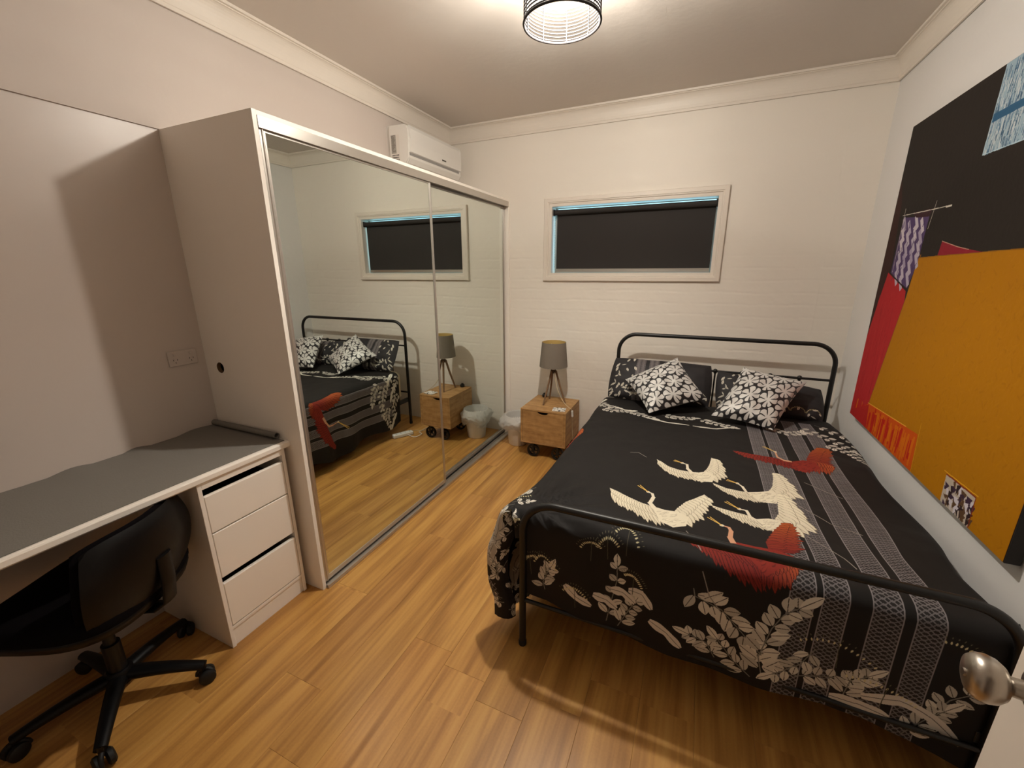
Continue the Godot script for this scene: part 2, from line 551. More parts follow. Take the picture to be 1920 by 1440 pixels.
func quilt_p(U: float, V: float) -> Vector3:
	var r := 0.05
	var x := U
	var y := 0.60
	var z := V
	var cx := clampf((U - 1.6) / 1.4, 0, 1)
	y += 0.012 * sin(PI * cx) + 0.010 * qn.get_noise_2d(U * 100, V * 60)
	y += 0.004 * qn.get_noise_2d(U * 320 + 50, V * 300)
	y += 0.026 * smoothstep(1.75, 2.1, V)
	var L := 1.60 - 0.02 * smoothstep(1.6, 2.15, V)
	if U < L:
		var d := L - U
		var a := minf(d / r, PI / 2)
		x = L - r * sin(a)
		y -= r * (1 - cos(a)) + maxf(0, d - r * PI / 2)
		var dd := clampf(d / 0.5, 0, 1)
		x += 0.018 * sin(V * 17.0 + 1.5 * sin(V * 5.0)) * dd + 0.02 * qn.get_noise_2d(V * 150, 40) * dd
		var ft := smoothstep(1.95, 2.15, V)
		x -= ft * (0.090 * sin(PI * clampf(dd * 0.80, 0, 1)) + 0.010 * sin(V * 50.0) * dd)
		y += ft * 0.012 * sin(U * 30.0)
	elif U > 2.99 and V > 2.143:
		var d := U - 2.99
		x = 2.99 + r * sin(minf(d / r, PI / 2))
	elif U > 2.99:
		var d := U - 2.99
		var a := minf(d / r, PI / 2)
		x = 2.99 + r * sin(a)
		y -= r * (1 - cos(a)) + maxf(0, d - r * PI / 2)
		x += 0.010 * sin(V * 11.0 + 2.0) * clampf(d / 0.2, 0, 1) + 0.012 * qn.get_noise_2d(V * 120, 90) * clampf(d / 0.2, 0, 1)
	x += 0.022 * smoothstep(2.7, 2.99, U) * sin(V * 8.5 + 0.6) * (1.0 - smoothstep(1.9, 2.1, V))
	y += 0.012 * smoothstep(2.6, 2.99, U) * sin(V * 10.0 + 2.0)
	if V > 2.143:
		var d := V - 2.143
		var rr := 0.045
		var a := minf(d / rr, PI / 2)
		z = 2.143 + rr * sin(a)
		if U >= L:
			y -= rr * (1 - cos(a)) + maxf(0, d - rr * PI / 2)
			if U > 2.99:
				z -= r * (1.0 - cos(minf((U - 2.99) / r, PI / 2)))
			z += 0.014 * sin(PI * cx) * smoothstep(0.0, 0.05, d)
			z += (0.006 * sin(U * 21.0) + 0.010 * qn.get_noise_2d(U * 130, 10)) * clampf(d / 0.3, 0, 1)
		else:
			# the overhang at the corner rolls round behind the post
			var cr := 0.048
			var dd := clampf((L - U) / 0.12, 0, 1)
			z = 2.143 + cr * sin(minf(d / cr, PI * 0.9))
			x += (cr * (1.0 - cos(minf(d / cr, PI * 0.9))) + maxf(0.0, d - cr * PI * 0.9)) * dd
	# folds fanning from the foot corner by the post
	var c := Vector2(U - 1.62, V - 2.12)
	if c.length() < 0.5 and U > L:
		var ang := atan2(c.y, c.x)
		y += 0.010 * sin(ang * 16.0) * smoothstep(0.0, 0.1, c.length()) * (1.0 - smoothstep(0.15, 0.5, c.length()))
	return Vector3(x, y, z)

func make_quilt(parent: Node) -> MB:
	qn.seed = 3
	qn.frequency = 0.01
	var du := 0.02
	var us := []
	var u := 0.96
	while u < 3.47:
		us.append(u)
		u += du
	var vs := []
	var w := 0.42
	while w < 2.70:
		vs.append(w)
		w += du
	var mb := MB.new()
	var id := {}
	var keep := {}
	for i in us.size() - 1:
		for j in vs.size() - 1:
			var uu: float = us[i] + du * 0.5
			var vv: float = vs[j]
			if uu + du * 0.5 < hem_u(vv):
				continue
			if uu < 1.605 and vv > 2.27:
				continue
			if uu > 3.075 and vv > 2.115:
				continue
			if vv > hem_v(uu) - 0.001:
				continue
			keep[Vector2i(i, j)] = true
	for layer in 2:
		for key in keep:
			var k := []
			for q in [Vector2i(0, 0), Vector2i(1, 0), Vector2i(1, 1), Vector2i(0, 1)]:
				var g: Vector2i = key + q
				var gk := Vector3i(g.x, g.y, layer)
				if not id.has(gk):
					var a: float = us[g.x]
					var b: float = vs[g.y]
					if a < 1.4:
						a = maxf(a, hem_u(b))
					if a >= 1.6 and b > 2.3:
						b = minf(b, hem_v(a))
					var p := quilt_p(a, b)
					var nn := (quilt_p(a, b + 0.012) - quilt_p(a, b - 0.012)).cross(quilt_p(a + 0.012, b) - quilt_p(a - 0.012, b)).normalized()
					var uv := Vector2((a - QU0) * QS / 2048.0, (b - QV0) * QS / 2008.0)
					if layer == 1:
						p -= nn * 0.012
						nn = -nn
					id[gk] = mb.vert(p, nn, uv)
				k.append(id[gk])
			mb.quad(k[0], k[1], k[2], k[3])
	# close the rim between the two layers
	for key in keep:
		for e in [[Vector2i(-1, 0), Vector2i(0, 0), Vector2i(0, 1)], [Vector2i(1, 0), Vector2i(1, 0), Vector2i(1, 1)], [Vector2i(0, -1), Vector2i(0, 0), Vector2i(1, 0)], [Vector2i(0, 1), Vector2i(0, 1), Vector2i(1, 1)]]:
			if keep.has(key + e[0]):
				continue
			var a: Vector2i = key + e[1]
			var b: Vector2i = key + e[2]
			mb.quad(id[Vector3i(a.x, a.y, 0)], id[Vector3i(b.x, b.y, 0)], id[Vector3i(b.x, b.y, 1)], id[Vector3i(a.x, a.y, 1)])
	return mb

# a stuffed cushion spanned by four corners (top left, top right, bottom right, bottom left)
func puff(c: Array, thick: float, pinch: float, fat := 0.5, sd := 1, rc := 0.0) -> MB:
	var mb := MB.new()
	var k := 22
	var nn: Vector3 = ((c[1] - c[0]).cross(c[3] - c[0])).normalized()
	var f := FastNoiseLite.new()
	f.seed = sd
	f.frequency = 0.02
	for side in [-1.0, 1.0]:
		var P := []
		var uvs := []
		for i in k + 1:
			var row := []
			var ur := []
			for j in k + 1:
				var a := 2.0 * j / k - 1.0
				var b := 2.0 * i / k - 1.0
				var a2 := a * (1.0 - pinch * (1.0 - b * b))
				var b2 := b * (1.0 - pinch * (1.0 - a * a))
				a2 *= 1.0 - rc * a * a * b * b
				b2 *= 1.0 - rc * a * a * b * b
				b2 += 0.05 * rc / 0.12 * (1.0 - b) * 0.5 * f.get_noise_2d(j * 5.0, 300.0)
				var s := (a2 + 1) * 0.5
				var t2 := (b2 + 1) * 0.5
				var p: Vector3 = c[0].lerp(c[1], s).lerp(c[3].lerp(c[2], s), t2)
				var h := thick * 0.5 * pow(maxf(0.0, (1 - a * a) * (1 - b * b)), fat)
				h *= 1.0 + 0.22 * f.get_noise_2d(j * 9.0 + side * 40, i * 9.0)
				row.append(p - nn * h * side)
				ur.append(Vector2(j / float(k), i / float(k)))
			P.append(row)
			uvs.append(ur)
		mb.sheet(P, side < 0, false, uvs)
	return mb

const XR := 3.107
const H := 2.728
const ZN := 3.65
const XW := 0.579
const ZW := 2.311
const HW := 2.129
const EXPO := 8.0
var M := {}

func _ready() -> void:
	rng.seed = 11
	# camera
	var cam := Camera3D.new()
	cam.name = "camera"
	cam.position = Vector3(2.1575, 1.55, 3.5131)
	cam.basis = Basis(Vector3.UP, deg_to_rad(23.981)) * Basis(Vector3.RIGHT, deg_to_rad(-15.3876)) * Basis(Vector3.BACK, deg_to_rad(-0.3137))
	cam.fov = 85.55
	cam.near = 0.02
	add_child(cam)
	cam.current = true
	# dusk sky outside the window, and exposure
	var we := WorldEnvironment.new()
	we.name = "environment"
	var env := Environment.new()
	env.background_mode = Environment.BG_COLOR
	env.background_color = Color(0.62, 0.84, 0.92)
	env.background_energy_multiplier = 3.4 / EXPO
	env.tonemap_mode = Environment.TONE_MAPPER_LINEAR
	env.tonemap_exposure = EXPO
	env.sdfgi_enabled = true
	env.ssao_enabled = true
	env.ssil_enabled = true
	we.environment = env
	add_child(we)
	# the ceiling lamp's light
	var lamp := OmniLight3D.new()
	lamp.name = "pendant_light"
	lamp.position = Vector3(1.562, 2.56, 1.68)
	lamp.light_color = Color(1.0, 0.976, 0.93)
	lamp.light_energy = 2.2 / EXPO
	lamp.light_size = 0.032
	lamp.omni_range = 12.0
	lamp.omni_attenuation = 2.0
	lamp.shadow_enabled = true
	add_child(lamp)
	make_materials()
	room()
	window()
	wardrobe()
	desk()
	office_chair()
	air_con()
	pendant(lamp.position)
	bed()
	painting()
	nightstand()
	door()

func make_materials() -> void:
	var fine := noise_img(512, 512, 5, 0.02, 4)
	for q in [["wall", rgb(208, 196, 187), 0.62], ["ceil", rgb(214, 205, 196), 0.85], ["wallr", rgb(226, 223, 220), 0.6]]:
		var m := mat(q[1], q[2])
		bump(m, fine, 0.045, Vector3(1.6, 1.6, 1.6))
		M[q[0]] = m
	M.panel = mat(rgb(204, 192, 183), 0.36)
	bump(M.panel, fine, 0.03, Vector3(1.2, 1.2, 1.2))
	M.trim = mat(rgb(230, 220, 208), 0.45)
	M.white = mat(rgb(247, 239, 229), 0.42)      # melamine
	M.plastic = mat(rgb(230, 226, 220), 0.35)
	M.dark = mat(rgb(24, 21, 20), 0.7)
	M.black = mat(rgb(20, 19, 19), 0.42)
	M.blackplastic = mat(rgb(11, 10, 11), 0.42)
	M.blackplastic.metallic_specular = 0.35
	M.fabric = mat(rgb(12, 9, 11), 0.95)
	M.fabric.metallic_specular = 0.2
	M.alu = mat(rgb(200, 194, 186), 0.34, 0.85)
	M.aludark = mat(rgb(90, 84, 78), 0.5, 0.6)
	M.nickel = mat(rgb(186, 178, 168), 0.33, 1.0)
	M.mirror = mat(rgb(222, 228, 222), 0.0, 1.0)
	M.grey = mat(rgb(122, 117, 110), 0.85)
	bump(M.grey, noise_img(256, 256, 9, 0.08, 3), 0.06, Vector3(6, 6, 6))
	M.greyplastic = mat(rgb(150, 146, 142), 0.5)
	M.glass = mat(Color(0.9, 0.97, 1.0, 0.06), 0.02)
	M.glass.transparency = BaseMaterial3D.TRANSPARENCY_ALPHA
	M.rubber = mat(rgb(12, 12, 12), 0.6)

func lines(im: Image, y: int, amp: float, sd: int, f: FastNoiseLite) -> void:
	for x in im.get_width():
		var yy := y + int(6.0 * f.get_noise_2d(x * 0.5, y * 3.0))
		var s := amp * clampf(0.55 + 0.9 * f.get_noise_2d(x * 1.3, y * 7.0 + 300), 0.0, 1.0)
		for k in range(-4, 5):
			var q := yy + k
			if q >= 0 and q < im.get_height():
				var c := im.get_pixel(x, q).r
				im.set_pixel(x, q, Color(1, 1, 1) * (c - s * (1.0 - absf(k) / 5.0)))

func room() -> void:
	# ---- floor: laid boards, each one a part
	var base := MB.new()
	base.bx(-0.12, XR + 0.12, -0.06, -0.0125, -0.1, 5.0, 0.0)
	var fl := struct("floor", base, M.dark)
	var im := Image.create(1024, 2048, false, Image.FORMAT_RGB8)
	var f1 := noise_img(1024, 96, 21, 0.035, 3)
	f1.resize(1024, 2048, Image.INTERPOLATE_CUBIC)
	var f2 := noise_img(1024, 160, 22, 0.010, 3)
	f2.resize(1024, 2048, Image.INTERPOLATE_CUBIC)
	var f3 := noise_img(1024, 2048, 23, 0.09, 2)
	var a1 := f1.get_data()
	var a2 := f2.get_data()
	var a3 := f3.get_data()
	var ch1 := a1.size() / (1024 * 2048)
	var ch3 := a3.size() / (1024 * 2048)
	var out := PackedByteArray()
	out.resize(1024 * 2048 * 3)
	var lut := []
	for i in 256:
		var g := Gradient.new()
		g.offsets = PackedFloat32Array([0.0, 0.35, 0.6, 1.0])
		g.colors = PackedColorArray([rgb(144, 98, 48), rgb(178, 127, 66), rgb(203, 151, 81), rgb(219, 172, 100)])
		var cc := g.sample(i / 255.0)
		lut.append([int(cc.r * 255), int(cc.g * 255), int(cc.b * 255)])
	for i in 1024 * 2048:
		var s := int(a1[i * ch1] * 0.34 + a2[i * ch1] * 0.58 + a3[i * ch3] * 0.08)
		var q: Array = lut[s]
		out[i * 3] = q[0]
		out[i * 3 + 1] = q[1]
		out[i * 3 + 2] = q[2]
	im.set_data(1024, 2048, false, Image.FORMAT_RGB8, out)
	var wood := mat(Color.WHITE, 0.36)
	wood.albedo_texture = ImageTexture.create_from_image(im)
	wood.vertex_color_use_as_albedo = true
	M.floorwood = wood
	var pw := 0.187
	var x := 1.36 - pw * 8
	var row := 0
	while x < XR + 0.02:
		var z := -0.02 - 1.3 * rng.randf()
		# joints seen in the photo
		if row == 5:
			z = 2.695 - 1.5 * 2
		elif row == 8:
			z = 2.415 - 1.5 * 2
		while z < ZN + 1.3:
			var ln := 1.5
			var z0 := maxf(z, -0.02)
			var z1 := minf(z + ln, 4.98)
			if z1 > z0 + 0.01 and x + pw > -0.03:
				var b := MB.new()
				var tint := 0.86 + 0.24 * rng.randf()
				b.col = Color(tint * 1.02, tint * (0.98 + 0.04 * rng.randf()), tint * (0.95 + 0.06 * rng.randf()))
				var x0 := maxf(x, -0.03)
				var x1 := minf(x + pw, XR + 0.02)
				b.bx(x0 + 0.0002, x1 - 0.0002, -0.012, 0.0, z0 + 0.0002, z1 - 0.0002, 0.0006)
				var ou := int(rng.randf() * 5) / 5.0
				var ov := rng.randf()
				var fl2 := -1.0 if rng.randf() < 0.5 else 1.0
				for i in b.v.size():
					b.t[i] = Vector2(ou + (b.v[i].x - x) / pw * 0.19, ov + fl2 * b.v[i].z / 2.0)
				obj("plank", b, wood, fl)
			z += ln
		x += pw
		row += 1
	# ---- walls, ceiling
	struct("ceiling", MB.new().bx(-0.15, XR + 0.15, H, H + 0.1, -0.2, 5.0, 0.0), M.ceil)
	var bm := Image.create(1024, 1024, false, Image.FORMAT_RGBF)
	bm.fill(Color(0.5, 0.5, 0.5))
	var rough := noise_img(1024, 1024, 31, 0.012, 4)
	rough.convert(Image.FORMAT_RGBF)
	for y in 1024:
		for xx in 1024:
			bm.set_pixel(xx, y, Color(1, 1, 1) * (0.4 + rough.get_pixel(xx, y).r * 0.35))
	var fn := FastNoiseLite.new()
	fn.seed = 4
	fn.frequency = 0.01
	for k in 33:
		lines(bm, int(k * 1024 / 33.0), 0.17 if k > 13 else 0.05, k, fn)
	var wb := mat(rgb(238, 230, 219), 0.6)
	bump(wb, bm, 0.7, Vector3.ONE, false)
	M.wallb = wb
	var w := MB.new()
	for q in [[-0.12, 0.955, 0.0, H], [2.225, XR + 0.12, 0.0, H], [0.955, 2.225, 0.0, 1.507], [0.955, 2.225, 2.062, H]]:
		w.bx(q[0], q[1], q[2], q[3], -0.16, 0.0, 0.0)
	for i in w.v.size():
		w.t[i] = Vector2(w.v[i].x / 2.9, 1.0 - w.v[i].y / 2.85)
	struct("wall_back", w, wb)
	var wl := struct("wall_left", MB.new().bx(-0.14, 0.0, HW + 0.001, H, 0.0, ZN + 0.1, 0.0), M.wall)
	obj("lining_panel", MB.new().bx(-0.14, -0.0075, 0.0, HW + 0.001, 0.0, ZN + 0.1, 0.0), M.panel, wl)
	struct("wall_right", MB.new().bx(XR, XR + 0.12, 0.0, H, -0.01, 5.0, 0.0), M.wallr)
	# near wall with the doorway the photograph is taken from, and a short hall behind it
	var wn := MB.new()
	wn.bx(-0.14, 1.78, 0.0, H, ZN, ZN + 0.1, 0.0)
	wn.bx(2.62, XR, 0.0, H, ZN, ZN + 0.1, 0.0)
	wn.bx(1.78, 2.62, 2.06, H, ZN, ZN + 0.1, 0.0)
	struct("wall_near", wn, mat(rgb(184, 176, 168), 0.7))
	struct("wall_hall", MB.new().bx(-0.14, XR + 0.12, 0.0, H, 4.9, 5.0, 0.0), M.wall)
	struct("wall_hall_left", MB.new().bx(0.9, 1.0, 0.0, H, ZN + 0.1, 4.9, 0.0), M.wall)
	for q in [[1.72, 1.79, 0.0, 2.12], [2.61, 2.68, 0.0, 2.12], [1.79, 2.61, 2.05, 2.12]]:
		struct("trim_%d" % (5 + [1.72, 2.61, 1.79].find(q[0])), MB.new().bx(q[0], q[1], q[2], q[3], ZN - 0.015, ZN + 0.1, 0.004), M.trim)
	# ---- cornice with a bead on the ceiling and a lip on the wall
	var pf := [Vector2(0.004, 0.100), Vector2(0.004, 0.121), Vector2(0.013, 0.121), Vector2(0.013, 0.105), Vector2(0.015, 0.103)]
	for i in 9:
		var a := (i / 8.0) * PI / 2
		pf.append(Vector2(0.053 - 0.038 * cos(a), 0.016 + 0.085 * (1.0 - sin(a))))
	pf.append_array([Vector2(0.054, 0.013), Vector2(0.066, 0.012), Vector2(0.067, 0.0)])
	var sides := [[Vector3(0, H, 0), Vector3(1, 0, 0), Vector3(0, 0, 1), XR], [Vector3(0, H, ZN), Vector3(0, 0, -1), Vector3(1, 0, 0), ZN], [Vector3(XR, H, 0), Vector3(0, 0, 1), Vector3(-1, 0, 0), ZN], [Vector3(XR, H, ZN), Vector3(-1, 0, 0), Vector3(0, 0, -1), XR]]
	for k in 4:
		var s: Array = sides[k]
		var mb := MB.new()
		for i in pf.size() - 1:
			var p: Vector2 = pf[i]
			var q: Vector2 = pf[i + 1]
			var e := q - p
			var na := Vector2(-e.y, e.x).normalized()   # towards the room: away from the wall, downwards
			if na.x + na.y < 0:
				na = -na
			var n1: Vector3 = s[2] * na.x + Vector3.DOWN * na.y
			var pt := func(r: Vector2, end: float) -> Vector3: return s[0] + s[1] * (r.x if end == 0.0 else s[3] - r.x) + s[2] * r.x + Vector3.DOWN * r.y
			mb.face([pt.call(p, 0.0), pt.call(p, 1.0), pt.call(q, 1.0), pt.call(q, 0.0)], n1)
		struct("trim_%d" % (k + 1), mb, M.trim)

func mitred(called: String, x0: float, x1: float, y0: float, y1: float, prof: Array, z: float, m: Material, parent: Node) -> void:
	var cs := [Vector2(x0, y0), Vector2(x1, y0), Vector2(x1, y1), Vector2(x0, y1)]
	for k in 4:
		var a: Vector2 = cs[k]
		var b: Vector2 = cs[(k + 1) % 4]
		var d := (b - a).normalized()
		var o := Vector2(d.y, -d.x)
		var mb := MB.new()
		for i in prof.size() - 1:
			var p: Vector2 = prof[i]
			var q: Vector2 = prof[i + 1]
			var e := q - p
			var nn := Vector2(-e.y, e.x).normalized()
			var pa := a + (o - d) * p.x
			var pb := b + (o + d) * p.x
			var qa := a + (o - d) * q.x
			var qb := b + (o + d) * q.x
			mb.face([Vector3(pa.x, pa.y, z + p.y), Vector3(pb.x, pb.y, z + p.y), Vector3(qb.x, qb.y, z + q.y), Vector3(qa.x, qa.y, z + q.y)], Vector3(o.x * nn.x, o.y * nn.x, nn.y))
		obj(called, mb, m, parent)

func window() -> void:
	var w := Node3D.new()
	w.name = "window_1"
	add_child(w)
	w.set_meta("kind", "structure")
	w.set_meta("label", "wide low window with stepped white casing in the back wall")
	var x0 := 0.97
	var x1 := 2.21
	var y0 := 1.522
	var y1 := 2.048
	mitred("casing", x0, x1, y0, y1, [Vector2(0, 0.0), Vector2(0, 0.012), Vector2(0.022, 0.013), Vector2(0.026, 0.020), Vector2(0.033, 0.020), Vector2(0.036, 0.024), Vector2(0.062, 0.024), Vector2(0.066, 0.019), Vector2(0.066, 0.0)], 0.0, M.trim, w)
	mitred("jamb", x0, x1, y0, y1, [Vector2(0.016, -0.15), Vector2(0, -0.15), Vector2(0, 0.0), Vector2(0.016, 0.0)], 0.0, M.trim, w)
	mitred("sash", x0 + 0.012, x1 - 0.012, y0 + 0.012, y1 - 0.006, [Vector2(0.014, -0.13), Vector2(0, -0.13), Vector2(0, -0.105), Vector2(0.014, -0.105)], 0.0, M.alu, w)
	obj("pane", MB.new().bx(x0 + 0.005, x1 - 0.005, y0 + 0.005, y1 - 0.005, -0.12, -0.116, 0.0), M.glass, w)
	var b := thing("roller_blind", "black roller blind pulled down over the window, with a silver bottom rail", "blind", Vector3(0, 0, 0))
	var rl := MB.new()
	rl.tube([Vector3(0.985, 2.006, -0.032), Vector3(2.204, 2.006, -0.032)], 0.021, 20)
	obj("roll", rl, M.blindfab if M.has("blindfab") else mat_blind(), b)
	obj("fabric", MB.new().bx(0.996, 2.2005, 1.55, 2.006, -0.0535, -0.052, 0.0), M.blindfab, b)
	obj("bottom_rail", MB.new().bx(0.994, 2.2015, 1.5275, 1.556, -0.058, -0.046, 0.003), M.alu, b)
	for q in [0.974, 2.2005]:
		obj("bracket", MB.new().bx(q, q + 0.009, 1.980, 2.03, -0.058, -0.012, 0.002), M.blackplastic, b)
	var chain := MB.new()
	for i in 22:
		var y := 1.985 - i * 0.0195
		chain.box(Vector3(0.983, y, -0.04), Vector3(0.0035, 0.006, 0.0035), 0.001)
	chain.tube([Vector3(0.983, 1.99, -0.04), Vector3(0.983, 1.565, -0.04)], 0.0009, 5)
	obj("bead_chain", chain, M.greyplastic, b)

func mat_blind() -> StandardMaterial3D:
	M.blindfab = mat(rgb(50, 46, 44), 0.85)
	bump(M.blindfab, noise_img(256, 256, 77, 0.2, 2), 0.02, Vector3(8, 8, 8))
	return M.blindfab

func wardrobe() -> void:
	var w := thing("wardrobe", "tall white built-in wardrobe with two mirrored sliding doors along the left wall", "wardrobe")
	var cp := CSGBox3D.new()
	cp.name = "side_panel"
	cp.size = Vector3(XW + 0.007, HW, 0.018)
	cp.position = Vector3((XW - 0.007) / 2, HW / 2, ZW - 0.009)
	cp.material = M.white
	var hole := CSGCylinder3D.new()
	hole.name = "cable_hole"
	hole.operation = CSGShape3D.OPERATION_SUBTRACTION
	hole.radius = 0.026
	hole.height = 0.05
	hole.sides = 32
	hole.rotation.x = PI / 2
	hole.position = Vector3(0.098, 1.106, ZW - 0.009) - cp.position
	hole.material = mat(rgb(112, 84, 56), 0.8)
	cp.add_child(hole)
	w.add_child(cp)
	obj("side_panel", MB.new().bx(0.0, XW, 0.0, HW, 0.001, 0.019, 0.0015), M.white, w)
	obj("top_panel", MB.new().bx(0.0, XW - 0.0005, HW - 0.018, HW, 0.019, ZW - 0.018, 0.001), M.white, w)
	obj("back_panel", MB.new().bx(-0.0065, -0.001, 0.02, HW - 0.02, 0.02, ZW - 0.02, 0.0), M.dark, w)
	var tt := MB.new()
	tt.bx(XW - 0.004, XW + 0.003, 2.070, 2.112, 0.019, ZW - 0.0185, 0.001)
	tt.bx(0.50, XW - 0.004, 2.100, 2.1105, 0.019, ZW - 0.0185, 0.001)
	tt.bx(0.547, 0.551, 2.075, 2.1, 0.019, ZW - 0.0185, 0.0005)
	obj("top_track", tt, M.alu, w)
	var bt := MB.new()
	bt.bx(0.50, 0.597, 0.0, 0.008, 0.019, ZW - 0.0185, 0.001)
	bt.bx(0.590, 0.597, 0.008, 0.020, 0.019, ZW - 0.0185, 0.001)
	bt.bx(0.572, 0.590, 0.014, 0.020, 0.019, ZW - 0.0185, 0.001)
	bt.bx(0.545, 0.549, 0.008, 0.020, 0.019, ZW - 0.0185, 0.0005)
	obj("bottom_track", bt, M.alu, w)
	for k in 2:
		var xm := 0.5685 if k == 0 else 0.535
		var z0 := 1.165 if k == 0 else 0.03
		var z1 := 2.288 if k == 0 else 1.20
		var y0 := 0.028
		var y1 := 2.082
		var d := Node3D.new()
		d.name = "mirror_door"
		w.add_child(d, true)
		d.set_meta("label", "near mirrored sliding door" if k == 0 else "far mirrored sliding door, behind the near one")
		obj("mirror", MB.new().bx(xm - 0.004, xm, y0 + 0.012, y1 - 0.012, z0 + 0.01, z1 - 0.01, 0.0), M.mirror, d)
		obj("backing", MB.new().bx(xm - 0.012, xm - 0.0045, y0 + 0.012, y1 - 0.012, z0 + 0.01, z1 - 0.01, 0.0), M.dark, d)
		obj("bottom_rail", MB.new().bx(xm - 0.016, xm + 0.003, y0, y0 + 0.026, z0, z1, 0.001), M.alu, d)
		obj("top_rail", MB.new().bx(xm - 0.016, xm + 0.003, y1 - 0.022, y1, z0, z1, 0.001), M.alu, d)
		for s in 2:
			var za := z0 if s == 0 else z1 - 0.028
			var st := MB.new()
			var wd := 0.028 if s == 1 else 0.02
			st.bx(xm - 0.016, xm + 0.004, y0, y1, za, za + wd, 0.0015)
			st.tube([Vector3(xm + 0.003, y0, za + wd * 0.5), Vector3(xm + 0.003, y1, za + wd * 0.5)], 0.005, 8)
			obj("stile", st, M.alu, d)

func desk() -> void:
	var top := MB.new()
	var pf := PackedVector2Array([Vector2(-0.007, 0.770), Vector2(0.497, 0.770), Vector2(0.503, 0.776), Vector2(0.503, 0.793), Vector2(0.500, 0.798), Vector2(0.494, 0.80), Vector2(-0.007, 0.80)])
	top.prism(pf, ZW + 0.0005, ZN - 0.001)
	var t := thing("desk_worktop", "long white desk worktop fixed along the left wall beside the wardrobe", "desk")
	obj("top", top, M.white, t)
	# grey mat lying on the worktop
	var mm := thing("desk_mat", "grey vinyl mat covering the desk, rippled along the wall and rolled up at the wardrobe", "desk mat")
	var P := []
	var fn := FastNoiseLite.new()
	fn.seed = 5
	fn.frequency = 0.02
	for i in 81:
		var z := lerpf(ZW + 0.012, ZN - 0.005, i / 80.0)
		var row := []
		for j in 21:
			var f := j / 20.0
			var x := lerpf(-0.006, 0.488 - 0.006 * sin(z * 3.0), f)
			var rip := pow(1.0 - f, 3.0) * (0.010 * maxf(0.0, sin(z * 22.0 + 1.5 * sin(z * 7.0))) + 0.004)
			var y := 0.8035 + rip + 0.0012 * fn.get_noise_2d(z * 300, x * 300)
			row.append(Vector3(x, y, z))
		P.append(row)
	var sh := MB.new()
	sh.sheet(P)
	var lo := []
	for r in P:
		var row := []
		for p in r:
			row.append(p - Vector3(0, 0.003, 0))
		lo.append(row)
	sh.sheet(lo, true)
	for e in [0, 20]:
		var strip := []
		for i in P.size():
			strip.append([P[i][e], lo[i][e]])
		sh.sheet(strip, e == 20)
	obj("mat_sheet", sh, M.grey, mm)
	var roll := MB.new()
	var spiral := []
	for k in 2:
		var rows := []
		for i in 30:
			var a := -PI / 2 - i / 29.0 * TAU * 1.25
			var r := 0.0165 - 0.006 * i / 29.0 - k * 0.0025
			rows.append([Vector3(-0.012, 0.8205 + r * sin(a), ZW + 0.019 + r * cos(a)), Vector3(0.2, 0.8205 + r * sin(a), ZW + 0.019 + r * cos(a)), Vector3(0.446, 0.8205 + r * sin(a), ZW + 0.019 + r * cos(a))])
		spiral.append(rows)
		roll.sheet(rows, k == 0)
	for e in [0, 2]:
		var strip := []
		for i in 30:
			strip.append([spiral[0][i][e], spiral[1][i][e]])
		roll.sheet(strip, e == 0)
	obj("rolled_edge", roll, M.grey, mm)
	# drawer unit
	var d := thing("drawer_unit", "white three-drawer pedestal under the desk next to the wardrobe", "drawers")
	var z0 := 2.338
	var z1 := 2.711
	var xb := -0.007
	for q in [[z0, z0 + 0.016, "side_panel"], [z1 - 0.016, z1, "side_panel"]]:
		obj(q[2], MB.new().bx(xb, 0.494, 0.0, 0.7695, q[0], q[1], 0.001), M.white, d)
	obj("back_panel", MB.new().bx(xb, xb + 0.01, 0.0, 0.7695, z0 + 0.016, z1 - 0.016, 0.0), M.dark, d)
	obj("top_rail", MB.new().bx(0.40, 0.494, 0.743, 0.7695, z0 + 0.016, z1 - 0.016, 0.001), M.white, d)
	obj("bottom_panel", MB.new().bx(xb + 0.01, 0.492, 0.083, 0.099, z0 + 0.016, z1 - 0.016, 0.001), M.white, d)
	obj("kickboard", MB.new().bx(0.472, 0.488, 0.0, 0.083, z0 + 0.016, z1 - 0.016, 0.001), M.white, d)
	for q in [[0.5515, 0.710], [0.342, 0.5455], [0.104, 0.312]]:
		var dr := Node3D.new()
		dr.name = "drawer"
		d.add_child(dr, true)
		obj("drawer_front", MB.new().bx(0.476, 0.494, q[0], q[1], z0 + 0.018, z1 - 0.018, 0.0015), M.white, dr)
		var bx := MB.new()
		bx.bx(0.02, 0.475, q[0] + 0.01, q[0] + 0.02, z0 + 0.03, z1 - 0.03, 0.0)
		bx.bx(0.02, 0.475, q[0] + 0.02, q[1] - 0.05, z0 + 0.03, z0 + 0.042, 0.0)
		bx.bx(0.02, 0.475, q[0] + 0.02, q[1] - 0.05, z1 - 0.042, z1 - 0.03, 0.0)
		obj("drawer_box", bx, M.dark, dr)
	# double socket on the wall over the desk
	var so := thing("wall_socket", "white double power socket on the wall above the desk", "socket", Vector3(-0.0075, 1.166, 2.407))
	obj("plate", MB.new().bx(0.0, 0.008, -0.035, 0.035, -0.06, 0.06, 0.002), M.panel, so)
	for s in [-0.033, 0.033]:
		var rk := obj("rocker_switch", MB.new().bx(0.008, 0.0115, 0.012, 0.025, s - 0.006, s + 0.006, 0.001), M.panel, so)
		var ho := MB.new()
		for q in [[-0.008, 0.3], [0.008, -0.3]]:
			ho.box(Vector3(0.0082, -0.006, s + q[0]), Vector3(0.0008, 0.007, 0.002), 0.0)
		ho.box(Vector3(0.0082, -0.018, s), Vector3(0.0008, 0.007, 0.002), 0.0)
		obj("socket_slots", ho, M.dark, so)

